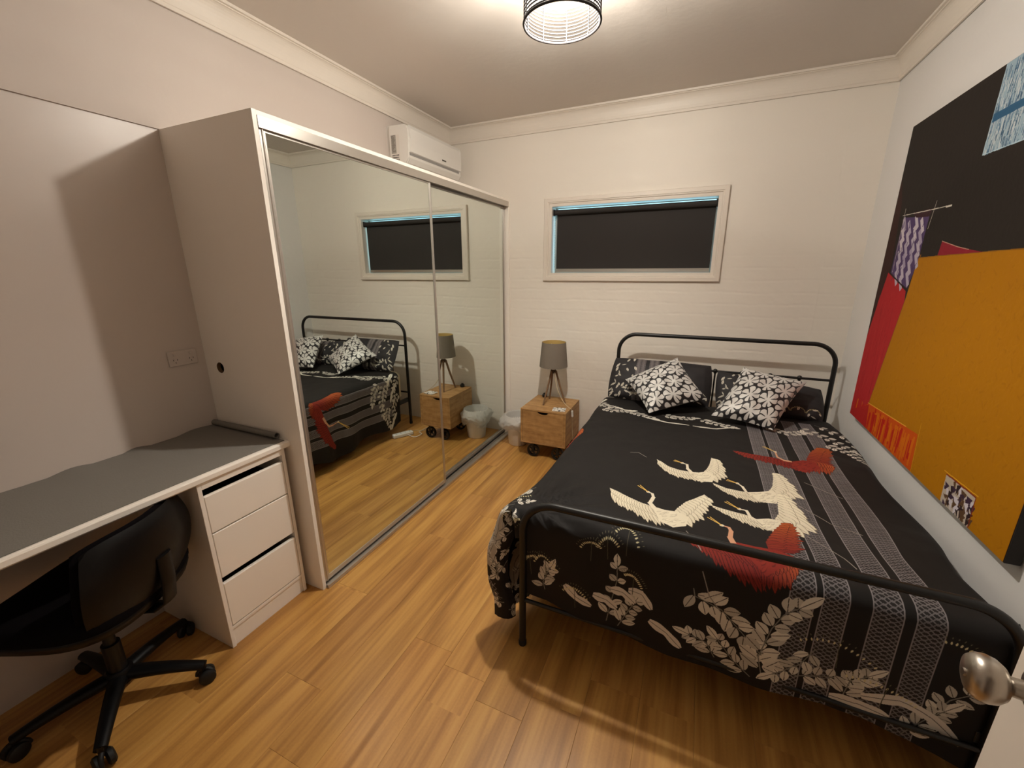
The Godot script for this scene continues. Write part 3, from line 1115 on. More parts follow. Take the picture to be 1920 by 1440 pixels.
func arc_pts(c: Vector3, a: Vector3, b: Vector3, k := 10) -> Array:
	# quarter turn from c + a to c + b
	var o := []
	for i in k + 1:
		var f := PI / 2 * i / k
		o.append(c + a * cos(f) + b * sin(f))
	return o

func office_chair() -> void:
	var ch := thing("office_chair", "black swivel office chair on castors pushed under the desk", "office chair", Vector3(0.327, 0, 3.006))
	var fw := Vector3(-0.9, 0, 0.43).normalized()     # where the sitter looks
	var sd := Vector3(-fw.z, 0, fw.x)
	# five-armed base
	var hub := MB.new()
	hub.lathe([Vector2(0.0, 0.075), Vector2(0.034, 0.075), Vector2(0.040, 0.082), Vector2(0.040, 0.128), Vector2(0.034, 0.137), Vector2(0.0, 0.137)], 20)
	obj("hub", hub, M.blackplastic, ch)
	var col := MB.new()
	col.lathe([Vector2(0.027, 0.12), Vector2(0.027, 0.25), Vector2(0.018, 0.252), Vector2(0.018, 0.40)], 20)
	obj("gas_column", col, M.black, ch)
	for k in 5:
		var a := deg_to_rad(-37.0 + 72.0 * k)
		var d := Vector3(cos(a), 0, sin(a))
		var leg := MB.new()
		var pts := []
		var rad := []
		for i in 9:
			var f := i / 8.0
			pts.append(d * lerpf(0.03, 0.272, f) + Vector3.UP * (0.106 - 0.006 * f - 0.026 * f * f))
			rad.append(lerpf(0.030, 0.019, f))
		leg.tube(pts, 0.02, 10, true, rad, 0.75)
		leg.tube([d * 0.265 + Vector3.UP * 0.085, d * 0.265 + Vector3.UP * 0.045], 0.012, 10)
		obj("base_arm", leg, M.blackplastic, ch)
		var cs := MB.new()
		var ax := Vector3(-d.z, 0, d.x).rotated(Vector3.UP, 0.5)
		for s in [-1.0, 1.0]:
			cs.xf = Transform3D(Basis(ax.cross(Vector3.UP).normalized(), ax, Vector3.UP), d * 0.272 + Vector3.UP * 0.0275)
			cs.lathe([Vector2(0.0, s * 0.006), Vector2(0.022, s * 0.006), Vector2(0.0275, s * 0.010), Vector2(0.0275, s * 0.022), Vector2(0.021, s * 0.027), Vector2(0.0, s * 0.028)] if s > 0 else [Vector2(0.0, -0.028), Vector2(0.021, -0.027), Vector2(0.0275, -0.022), Vector2(0.0275, -0.010), Vector2(0.022, -0.006), Vector2(0.0, -0.006)], 20)
		cs.xf = Transform3D.IDENTITY
		var hood := []
		for i in 8:
			var t := PI * i / 7.0
			hood.append(d * 0.268 + Vector3.UP * 0.030 + (d * cos(t) + Vector3.UP * sin(t)) * 0.029)
		cs.tube(hood, 0.0075, 8)
		obj("castor", cs, M.rubber, ch)
	# mechanism, lever
	var me := MB.new()
	me.xf = Transform3D(Basis(fw, Vector3.UP, fw.cross(Vector3.UP)), Vector3(0, 0.405, 0))
	me.box(Vector3(-0.02, 0, 0), Vector3(0.24, 0.035, 0.14), 0.008)
	obj("tilt_mechanism", me, M.blackplastic, ch)
	var lv := MB.new()
	lv.tube([Vector3(0, 0.405, 0) + sd * 0.05, Vector3(0, 0.405, 0) + sd * 0.20, Vector3(0, 0.40, 0) + sd * 0.225], 0.006, 8)
	lv.tube([Vector3(0, 0.405, 0) + sd * 0.19 - fw * 0.0, Vector3(0, 0.395, 0) + sd * 0.255], 0.012, 8, true, [], 0.6)
	obj("lever", lv, M.blackplastic, ch)
	# seat: rounded pad over a plastic shell
	var seat := func(y: float, s: float, b: float) -> Array:
		var row := []
		for k in 41:
			var a := TAU * k / 40.0
			var ca := cos(a)
			var sa := sin(a)
			var ex := 0.62
			var px := signf(ca) * pow(absf(ca), ex) * 0.235 * s
			var pz := signf(sa) * pow(absf(sa), ex) * 0.245 * s
			row.append(fw * px + sd * pz + Vector3.UP * (y + b * (-0.030 * smoothstep(0.10, 0.24, px) + 0.014 * pow(pz / 0.24, 2.0))))
		return row
	var pad := MB.new()
	pad.sheet([seat.call(0.462, 0.96, 1.0), seat.call(0.485, 1.0, 1.0), seat.call(0.512, 0.99, 1.0), seat.call(0.530, 0.93, 1.0), seat.call(0.536, 0.8, 0.9), seat.call(0.530, 0.45, 0.5), seat.call(0.526, 0.01, 0.0)], true, true)
	obj("seat_pad", pad, M.fabric, ch)
	var shl := MB.new()
	shl.sheet([seat.call(0.420, 0.01, 0.0), seat.call(0.420, 0.5, 0.0), seat.call(0.426, 0.8, 0.5), seat.call(0.440, 0.95, 0.9), seat.call(0.464, 0.985, 1.0), seat.call(0.470, 0.97, 1.0)], true, true)
	obj("seat_shell", shl, M.blackplastic, ch)
	# back rest: cushion in front, glossy shell behind
	var bc := -fw * 0.215
	var back := func(t: float, w: float, off: float) -> Vector3:
		# t 0..1 upwards, w -1..1 across
		var y := lerpf(0.475, 0.770, t)
		var half := 0.222 * (0.80 + 0.20 * sin(PI * clampf(t * 0.8 + 0.15, 0, 1)))
		var corner := 1.0 - pow(absf(w), 5.0) * 0.10
		y = lerpf(0.60, y, corner)
		return bc - fw * (0.03 * t + 0.02 * sin(t * PI) - 0.055 * w * w + off) + sd * (w * half) + Vector3.UP * y
	for q in [["back_pad", -0.030, 0.0, M.fabric], ["back_shell", 0.001, 0.022, M.blackplastic]]:
		var b := MB.new()
		for s in 2:
			var rows := []
			for i in 17:
				var row := []
				for j in 21:
					var t: float = i / 16.0
					var w: float = j / 10.0 - 1.0
					var edge := pow(maxf(0.0, (1.0 - pow(absf(w), 6.0)) * (1.0 - pow(absf(2 * t - 1), 6.0))), 0.5)
					var mid: float = (q[1] + q[2]) * 0.5
					row.append(back.call(t, w, mid + (q[2] - q[1]) * 0.5 * edge * (1.0 if s == 1 else -1.0)))
				rows.append(row)
			b.sheet(rows, s == 0)
		obj(q[0], b, q[3], ch)
	var st := MB.new()
	var sp := [Vector3(0, 0.40, 0) - fw * 0.12, Vector3(0, 0.405, 0) - fw * 0.21, Vector3(0, 0.44, 0) - fw * 0.255, Vector3(0, 0.52, 0) - fw * 0.268, Vector3(0, 0.62, 0) - fw * 0.272]
	st.tube(sp, 0.03, 10, true, [], 0.35)
	obj("back_strut", st, M.blackplastic, ch)

func air_con() -> void:
	var a := thing("air_conditioner", "white wall-mounted split air conditioner above the far end of the wardrobe", "air conditioner")
	var z0 := 0.135
	var z1 := 0.845
	var body := PackedVector2Array([Vector2(0.001, 2.272), Vector2(0.115, 2.268), Vector2(0.165, 2.290), Vector2(0.186, 2.318), Vector2(0.186, 2.332), Vector2(0.178, 2.338), Vector2(0.178, 2.352), Vector2(0.186, 2.354), Vector2(0.192, 2.42), Vector2(0.190, 2.50), Vector2(0.180, 2.522), Vector2(0.155, 2.533), Vector2(0.001, 2.536)])
	var b := MB.new()
	b.prism(body, z0 + 0.003, z1 - 0.012)
	obj("body", b, M.plastic, a)
	var e := PackedVector2Array([Vector2(0.038, 2.280), Vector2(0.115, 2.272), Vector2(0.160, 2.292), Vector2(0.181, 2.320), Vector2(0.187, 2.42), Vector2(0.185, 2.498), Vector2(0.173, 2.518), Vector2(0.150, 2.528), Vector2(0.038, 2.530), Vector2(0.028, 2.50), Vector2(0.028, 2.30)])
	obj("end_cap", MB.new().prism(e, z1 - 0.012, z1), M.plastic, a)
	obj("end_cap", MB.new().prism(e, z0 - 0.004, z0 + 0.003), M.plastic, a)
	var fp := PackedVector2Array([Vector2(0.184, 2.356), Vector2(0.193, 2.356), Vector2(0.198, 2.42), Vector2(0.196, 2.502), Vector2(0.186, 2.526), Vector2(0.182, 2.524), Vector2(0.190, 2.50)])
	obj("front_panel", MB.new().prism(fp, z0 + 0.004, z1 - 0.016), M.plastic, a)
	obj("vent_shadow_strip", MB.new().bx(0.1785, 0.181, 2.334, 2.355, z0 + 0.02, z1 - 0.022, 0.0), M.greyplastic, a)
	var lv := PackedVector2Array([Vector2(0.120, 2.2665), Vector2(0.166, 2.287), Vector2(0.187, 2.316), Vector2(0.184, 2.318), Vector2(0.163, 2.291), Vector2(0.119, 2.270)])
	obj("louvre", MB.new().prism(lv, z0 + 0.02, z1 - 0.03), M.plastic, a)
	# rating label and lines of small print on the near end
	var lab := Image.create(96, 256, false, Image.FORMAT_RGB8)
	lab.fill(rgb(226, 220, 212))
	rng.seed = 3
	lab.fill_rect(Rect2i(2, 2, 56, 176), rgb(168, 162, 154))
	for i in 20:
		lab.fill_rect(Rect2i(6 + rng.randi() % 10, 6 + i * 8, 20 + rng.randi() % 26, 4), rgb(110, 104, 98))
	for i in 3:
		for k in 9:
			lab.fill_rect(Rect2i(6 + k * 9, 190 + i * 22, 5 + rng.randi() % 4, 12), rgb(66, 60, 56))
	var lm := mat(Color.WHITE, 0.5)
	lm.albedo_texture = ImageTexture.create_from_image(lab)
	var l := MB.new()
	l.face([Vector3(0.040, 2.47, z1 + 0.0006), Vector3(0.112, 2.47, z1 + 0.0006), Vector3(0.112, 2.30, z1 + 0.0006), Vector3(0.040, 2.30, z1 + 0.0006)], Vector3.BACK, [Vector2(0, 0), Vector2(1, 0), Vector2(1, 1), Vector2(0, 1)])
	obj("rating_label", l, lm, a)
	var bd := MB.new()
	for i in 6:
		bd.bx(0.1978, 0.1992, 2.379, 2.388, 0.425 - i * 0.0095, 0.432 - i * 0.0095, 0.0)
	obj("badge", bd, M.aludark, a)

func pendant(p: Vector3) -> void:
	var t := thing("pendant_lamp", "pendant lamp with a drum shade of thin black rings hanging from the ceiling", "ceiling lamp", Vector3(p.x, 0, p.z))
	var R := 0.147
	var y0 := 2.468
	var pm := mat(Color.WHITE, 0.55)
	pm.vertex_color_use_as_albedo = true
	var ring := func(r: float, hh: float, wd: float) -> MB:
		var b := MB.new()
		for k in 65:
			var a := TAU * k / 64.0
			var d := Vector3(cos(a), 0, sin(a))
			for j in 9:
				var q := TAU * j / 8.0
				b.col = Color(0.007, 0.006, 0.006) if cos(q) > 0.05 else Color(0.020, 0.0195, 0.019)
				b.vert(d * (r + wd * cos(q)) + Vector3.UP * hh * sin(q), d * cos(q) + Vector3.UP * sin(q))
		for k in 64:
			for j in 8:
				b.quad(k * 9 + j, k * 9 + j + 1, k * 9 + j + 10, k * 9 + j + 9)
		return b
	var rm: ArrayMesh = ring.call(R, 0.0027, 0.0022).mesh()
	for i in 17:
		var o := MeshInstance3D.new()
		o.name = "shade_ring"
		o.mesh = rm
		o.material_override = pm
		o.position.y = y0 + 0.009 + i * 0.0120
		t.add_child(o, true)
	for i in 2:
		var rim := obj("shade_rim", ring.call(R + 0.001, 0.005, 0.0045), pm, t)
		rim.position.y = y0 + i * 0.214
	for i in 9:
		var a := TAU * i / 9.0 + 0.35
		var b := MB.new()
		b.tube([Vector3(cos(a) * (R - 0.004), y0, sin(a) * (R - 0.004)), Vector3(cos(a) * (R - 0.004), y0 + 0.214, sin(a) * (R - 0.004))], 0.0022, 6)
		obj("shade_rib", b, M.black, t)
	var sp := MB.new()
	for i in 3:
		var a := TAU * i / 3.0
		sp.tube([Vector3(cos(a) * 0.02, y0 + 0.165, sin(a) * 0.02), Vector3(cos(a) * R, y0 + 0.212, sin(a) * R)], 0.0018, 6)
	obj("spider", sp, M.trim, t)
	var so := MB.new()
	so.lathe([Vector2(0.0, 2.615), Vector2(0.017, 2.615), Vector2(0.019, 2.62), Vector2(0.019, 2.665), Vector2(0.006, 2.673), Vector2(0.003, 2.68), Vector2(0.003, 2.705), Vector2(0.045, 2.710), Vector2(0.048, H - 0.0005), Vector2(0.0, H - 0.0005)], 24)
	obj("cord_and_rose", so, M.plastic, t)
	var bm := mat(rgb(255, 240, 220), 0.4)
	bm.emission_enabled = true
	bm.emission = Color(1.0, 0.86, 0.68)
	bm.emission_energy_multiplier = 2.2 / EXPO
	var bl := MB.new()
	var pr := []
	for i in 13:
		var a := -PI / 2 + PI * i / 12.0
		pr.append(Vector2(0.050 * cos(a), p.y + 0.050 * sin(a)))
	pr[12] = Vector2(0.014, p.y + 0.050)
	pr.append(Vector2(0.013, 2.617))
	bl.lathe(pr, 24, -0.5)
	obj("bulb", bl, bm, t)

func bed() -> void:
	var fr := thing("bed_frame", "black tubular metal double bed frame with rounded head and foot boards", "bed frame")
	var x0 := 1.6145
	var x1 := 3.023
	var r := 0.0145
	var R := 0.135
	for q in [[0.2, 1.0635, "headboard"], [2.196, 0.694, "footboard"]]:
		var b := MB.new()
		var z: float = q[0]
		var y: float = q[1]
		var pts := [Vector3(x0, 0.012, z)]
		pts.append(Vector3(x0, y - R - 0.05, z))
		pts.append_array(arc_pts(Vector3(x0 + R, y - R, z), Vector3(-R, 0, 0), Vector3(0, R, 0), 12))
		pts.append_array(arc_pts(Vector3(x1 - R, y - R, z), Vector3(0, R, 0), Vector3(R, 0, 0), 12))
		pts.append(Vector3(x1, y - R - 0.05, z))
		pts.append(Vector3(x1, 0.012, z))
		b.tube(pts, r, 14)
		obj(q[2], b, M.black, fr)
		for xx in [x0, x1]:
			var ft := MB.new()
			ft.xf.origin = Vector3(xx, 0, z)
			ft.lathe([Vector2(0, 0), Vector2(0.015, 0), Vector2(0.017, 0.004), Vector2(0.017, 0.022), Vector2(0.0146, 0.025)], 14)
			obj("foot_cap", ft, M.rubber, fr)
	for q in [[0.2, 0.824], [0.2, 0.34], [2.196, 0.232]]:
		var b := MB.new()
		b.tube([Vector3(x0, q[1], q[0]), Vector3(x1, q[1], q[0])], 0.0085, 10)
		obj("cross_rail", b, M.black, fr)
	for i in 7:
		var x := 1.797 + i * 0.1738
		var b := MB.new()
		b.tube([Vector3(x, 0.34, 0.2), Vector3(x, 0.824, 0.2)], 0.006, 8)
		obj("spindle", b, M.black, fr)
		var kn := MB.new()
		kn.xf.origin = Vector3(x, 0.826, 0.2)
		kn.lathe([Vector2(0, -0.022), Vector2(0.008, -0.020), Vector2(0.013, -0.010), Vector2(0.015, 0.0), Vector2(0.013, 0.010), Vector2(0.007, 0.015), Vector2(0, 0.016)], 14, 0.2)
		obj("spindle_knob", kn, M.black, fr)
	for xx in [x0 + 0.012, x1 - 0.012]:
		obj("side_rail", MB.new().bx(xx - 0.012, xx + 0.012, 0.245, 0.285, 0.205, 2.19, 0.002), M.black, fr)
	for i in 11:
		var z := 0.27 + i * 0.168
		obj("slat", MB.new().bx(x0 + 0.025, x1 - 0.025, 0.262, 0.276, z, z + 0.06, 0.002), mat_slat(), fr)
	for z in [0.75, 1.55]:
		var cl := MB.new()
		cl.tube([Vector3(2.32, 0.0, z), Vector3(2.32, 0.262, z)], 0.012, 10)
		obj("centre_leg", cl, M.black, fr)
	var mt := MB.new()
	mt.bx(1.66, 2.985, 0.278, 0.565, 0.235, 2.085, 0.035)
	tag(obj("mattress", mt, mat(rgb(206, 190, 160), 0.9)), "cream mattress under the quilt on the black bed frame", "mattress")
	# quilt
	var qm := mat(Color.WHITE, 0.72)
	qm.metallic_specular = 0.36
	var qi := quilt_image()
	qm.albedo_texture = ImageTexture.create_from_image(qi)
	var q := obj("quilt", make_quilt(self), qm)
	tag(q, "black quilt printed with white and red flying cranes, grey stripes and leaves", "quilt")
	# pillows
	var pi := Image.create(768, 384, false, Image.FORMAT_RGB8)
	pi.fill(rgb(34, 30, 32))
	rng.seed = 5
	for b in [[200, 270], [300, 370]]:
		for y in range(-10, 384, 7):
			stroke(pi, PackedVector2Array([Vector2(b[0], y), Vector2(b[1], y + 7)]), 3.0, rgb(124, 114, 114))
			stroke(pi, PackedVector2Array([Vector2(b[0], y + 7), Vector2(b[1], y)]), 3.0, rgb(112, 104, 104))
	for i in 46:
		var p := Vector2(rng.randf_range(0, 190), rng.randf_range(30, 384))
		if i > 26:
			p = Vector2(rng.randf_range(0, 768), rng.randf_range(270, 384))
		leaf(pi, p, p + Vector2(rng.randf_range(22, 52), 0).rotated(rng.randf() * TAU), rng.randf_range(9, 20), rgb(210, 202, 186), rgb(70, 62, 56))
	for k in 3:
		for i in 16:
			var a := PI * 1.05 + PI * 0.9 * i / 15.0
			var c := Vector2(470 + k * 110, 330)
			leaf(pi, c + Vector2(cos(a), sin(a)) * 46, c + Vector2(cos(a), sin(a)) * 58, 5, rgb(200, 188, 140))
	var pm := mat(Color.WHITE, 0.7)
	pm.albedo_texture = ImageTexture.create_from_image(pi)
	var pl := puff([Vector3(1.592, 0.895, 0.285), Vector3(2.305, 0.885, 0.275), Vector3(2.31, 0.61, 0.46), Vector3(1.575, 0.61, 0.47)], 0.14, 0.02, 0.42, 2, 0.06)
	tag(obj("pillow", pl, pm), "black patterned pillow leaning on the headboard behind the left silver cushion", "pillow", "bed pillows")
	var pr := puff([Vector3(2.312, 0.855, 0.285), Vector3(2.965, 0.785, 0.30), Vector3(2.965, 0.61, 0.48), Vector3(2.325, 0.61, 0.46)], 0.13, 0.02, 0.42, 6, 0.06)
	tag(obj("pillow", pr, pm), "lower black patterned pillow behind the silver cushion on the right of the bed", "pillow", "bed pillows")
	# silver cushions
	var cm := mat(Color.WHITE, 0.5, 0.12)
	cm.albedo_texture = ImageTexture.create_from_image(cushion_image())
	cm.rim_enabled = true
	cm.rim = 0.3
	var ca := puff([Vector3(1.722, 0.775, 0.50), Vector3(2.057, 0.945, 0.40), Vector3(2.275, 0.715, 0.58), Vector3(1.93, 0.635, 0.79)], 0.15, 0.07, 0.5, 3)
	tag(obj("cushion", ca, cm), "silver and black petal-print cushion standing on its corner at the left of the bed", "cushion", "silver cushions on the bed")
	var cb := puff([Vector3(2.474, 0.915, 0.42), Vector3(2.83, 0.86, 0.46), Vector3(2.635, 0.628, 0.80), Vector3(2.300, 0.655, 0.74)], 0.15, 0.07, 0.5, 4)
	tag(obj("cushion", cb, cm), "silver and black petal-print cushion lying upright at the right of the bed", "cushion", "silver cushions on the bed")

var slat_mat: StandardMaterial3D
func mat_slat() -> StandardMaterial3D:
	if slat_mat == null:
		slat_mat = mat(rgb(176, 140, 96), 0.7)
	return slat_mat

func petal(im: Image, o: Vector2, a: float, l: float, w: float, c: Color) -> void:
	var d := Vector2(cos(a), sin(a))
	var s := Vector2(-d.y, d.x)
	var p := PackedVector2Array()
	for i in 25:
		var t := i / 24.0
		var q := TAU * t
		# teardrop: pointed at o, round at the far end
		var x := l * (0.5 - 0.5 * cos(q))
		var y := w * sin(q) * pow(0.5 - 0.5 * cos(q), 0.85)
		p.append(o + d * x + s * y)
	fill_poly(im, p, c)

func cushion_image() -> Image:
	var im := Image.create(640, 640, false, Image.FORMAT_RGB8)
	im.fill(rgb(26, 23, 26))
	var c := rgb(212, 209, 205)
	var S := 196.0
	for j in range(-1, 6):
		for i in range(-1, 5):
			var o := Vector2((i + (0.5 if j % 2 else 0.0)) * S + 40, j * S * 0.84 + 50 + i * 10)
			var pet := [[-2.62, 0.57, 0.245], [-1.78, 0.60, 0.25], [-0.96, 0.60, 0.25], [-0.14, 0.55, 0.24], [2.85, 0.52, 0.215], [1.50, 0.43, 0.18], [0.76, 0.43, 0.18]]
			for q in pet:
				petal(im, o - Vector2(cos(q[0]), sin(q[0])) * 4.0, q[0], S * q[1] + 5.0, S * q[2] + 5.0, rgb(26, 23, 26))
			for q in pet:
				petal(im, o - Vector2(cos(q[0]), sin(q[0])) * 4.0, q[0], S * q[1] - 2.0, S * q[2] - 1.0, c)
			# dark crescents part the lobes of each motif
			for a in [-2.2, -1.37, -0.55, 0.34, 1.1, 3.2]:
				var d := Vector2(cos(a), sin(a))
				leaf(im, o + d * S * 0.14, o + d * S * 0.54 + Vector2(-d.y, d.x) * S * 0.06, S * 0.06, rgb(26, 23, 26))
	return im

func painting() -> void:
	var N := 1024
	var im := Image.create(N, N, false, Image.FORMAT_RGB8)
	rng.seed = 21
	im.fill(rgb(40, 34, 30))
	var P := func(a: Array) -> PackedVector2Array:
		var o := PackedVector2Array()
		for i in range(0, a.size(), 2):
			o.append(Vector2(a[i], a[i + 1]) * (N / 1000.0))
		return o
	# dark brown strip down the left edge, red field below it
	fill_poly(im, P.call([0, 150, 50, 240, 80, 420, 70, 560, 0, 700]), rgb(58, 34, 30))
	fill_poly(im, P.call([70, 465, 250, 520, 262, 560, 168, 918, 0, 1000, 0, 700, 40, 560]), rgb(172, 36, 40))
	for i in 60:
		var y := rng.randf_range(520, 980)
		var x := rng.randf_range(0, 190)
		stroke(im, P.call([x, y, x + rng.randf_range(-8, 8), y + rng.randf_range(20, 80)]), 2.0, rgb(172, 36, 40).lerp(rgb(120, 22, 26) if i % 2 else rgb(196, 66, 56), 0.6))
	# ochre field
	fill_poly(im, P.call([283, 421, 420, 418, 700, 414, 1000, 412, 1000, 1000, 570, 1000, 557, 895, 165, 915, 215, 720, 262, 545]), rgb(172, 112, 0))
	for i in 900:
		var p := Vector2(rng.randf_range(280, 1000), rng.randf_range(425, 990))
		stroke(im, P.call([p.x, p.y, p.x + rng.randf_range(-14, 14), p.y + rng.randf_range(-14, 14)]), 4.0, rgb(172, 112, 0).lerp(rgb(160, 102, 0) if i % 2 else rgb(178, 118, 2), 0.5))
	stroke(im, P.call([283, 421, 420, 418, 700, 414, 1000, 412]), 2.5, rgb(140, 92, 20))
	stroke(im, P.call([283, 421, 262, 545, 215, 720, 165, 915]), 3.0, rgb(120, 84, 30))
	# streaked orange and red patch
	fill_poly(im, P.call([165, 915, 557, 893, 570, 1000, 0, 1000]), rgb(196, 78, 10))
	for i in 120:
		var x := rng.randf_range(30, 560)
		var f := x / 560.0
		var c := rgb(178, 30, 16) if rng.randf() > f * 0.75 else rgb(204, 104, 8)
		var y0 := lerpf(930, 900, f) + rng.randf() * 30.0
		stroke(im, P.call([x, y0, x + rng.randf_range(-5, 5), y0 + rng.randf_range(30, 90)]), rng.randf_range(3, 12), c)
	fill_poly(im, P.call([0, 985, 170, 918, 190, 1000, 0, 1000]), rgb(170, 32, 30))
	stroke(im, P.call([160, 914, 480, 896]), 3.0, rgb(224, 164, 60))
	stroke(im, P.call([560, 860, 572, 1000]), 2.0, rgb(206, 150, 30))
	# purple and white hatched patch with thin white construction lines
	var pp: PackedVector2Array = P.call([96, 290, 290, 305, 286, 431, 254, 512, 92, 470])
	fill_poly(im, pp, rgb(82, 64, 104))
	for j in 6:
		for i in 4:
			var o := Vector2(104 + i * 46 + j * 6, 296 + j * 34 + (i % 2) * 14)
			if o.x < 262:
				stroke(im, P.call([o.x, o.y, o.x + 26, o.y + 34]), 17.0, rgb(206, 196, 202).lerp(rgb(130, 114, 150), rng.randf() * 0.6))
	for i in 50:
		var o := Vector2(rng.randf_range(100, 280), rng.randf_range(300, 480))
		stroke(im, P.call([o.x, o.y, o.x + rng.randf_range(-16, 16), o.y + rng.randf_range(4, 20)]), 3.0, rgb(70, 52, 92))
	fill_poly(im, P.call([160, 282, 300, 284, 290, 305, 200, 300]), rgb(60, 34, 40))
	for q in [[85, 283, 407, 289], [97, 262, 106, 463], [316, 266, 300, 340], [200, 286, 330, 288]]:
		stroke(im, P.call(q), 2.2, rgb(208, 200, 188))
	stroke(im, P.call([380, 289, 412, 290]), 5.0, rgb(216, 208, 196))
	stroke(im, P.call([92, 468, 250, 516]), 5.0, rgb(44, 28, 30))
	# red triangle
	fill_poly(im, P.call([410, 380, 500, 398, 625, 415, 403, 417]), rgb(138, 30, 44))
	stroke(im, P.call([410, 380, 500, 398, 560, 407]), 2.0, rgb(196, 150, 130))
	# pale blue scraped panel with a darker bar
	fill_poly(im, P.call([508, 0, 770, 0, 772, 192, 504, 188]), rgb(150, 172, 186))
	for i in 700:
		var x := rng.randf_range(506, 768)
		var y := rng.randf_range(0, 186)
		stroke(im, P.call([x, y, x + rng.randf_range(-3, 3), minf(190, y + rng.randf_range(8, 30))]), rng.randf_range(1.5, 4), [rgb(196, 202, 204), rgb(96, 126, 152), rgb(64, 92, 116), rgb(172, 186, 192)][i % 4])
	fill_poly(im, P.call([506, 102, 772, 98, 772, 116, 506, 120]), rgb(50, 92, 124))
	stroke(im, P.call([508, 0, 504, 188, 772, 192]), 2.5, rgb(176, 200, 212))
	# small black and white scrap at the bottom
	fill_poly(im, P.call([740, 930, 868, 928, 872, 1000, 745, 1000]), rgb(186, 172, 158))
	for i in 70:
		var x := rng.randf_range(744, 862)
		var y := rng.randf_range(934, 990)
		fill_poly(im, P.call([x, y, x + rng.randf_range(6, 26), y + rng.randf_range(-8, 8), x + rng.randf_range(2, 18), y + rng.randf_range(8, 26)]), [rgb(46, 30, 32), rgb(92, 66, 44), rgb(206, 198, 206), rgb(60, 40, 60)][i % 4])
	stroke(im, P.call([740, 930, 868, 928, 872, 1000]), 3.0, rgb(128, 40, 20))
	stroke(im, P.call([728, 926, 874, 923]), 2.0, rgb(226, 168, 40))
	var m := mat(Color.WHITE, 0.75)
	m.metallic_specular = 0.3
	m.albedo_texture = ImageTexture.create_from_image(im)
	bump_uv(m)
	var t := thing("painting", "large square abstract canvas, black over mustard yellow with a red edge, on the right wall", "painting")
	var y0 := 0.700
	var y1 := 2.243
	var z0 := 0.500
	var z1 := 1.963
	var xf := XR - 0.042
	obj("stretched_canvas", MB.new().bx(xf, XR - 0.004, y0, y1, z0, z1, 0.002), mat(rgb(36, 32, 30), 0.7), t)
	var f := MB.new()
	f.face([Vector3(xf - 0.0008, y1 - 0.002, z0 + 0.002), Vector3(xf - 0.0008, y1 - 0.002, z1 - 0.002), Vector3(xf - 0.0008, y0 + 0.002, z1 - 0.002), Vector3(xf - 0.0008, y0 + 0.002, z0 + 0.002)], Vector3.LEFT, [Vector2(0, 0), Vector2(1, 0), Vector2(1, 1), Vector2(0, 1)])
	obj("painted_front", f, m, t)

func bump_uv(m: StandardMaterial3D) -> void:
	m.heightmap_enabled = true
	m.heightmap_texture = ImageTexture.create_from_image(noise_img(1024, 1024, 41, 0.05, 4))
	m.heightmap_scale = 0.05

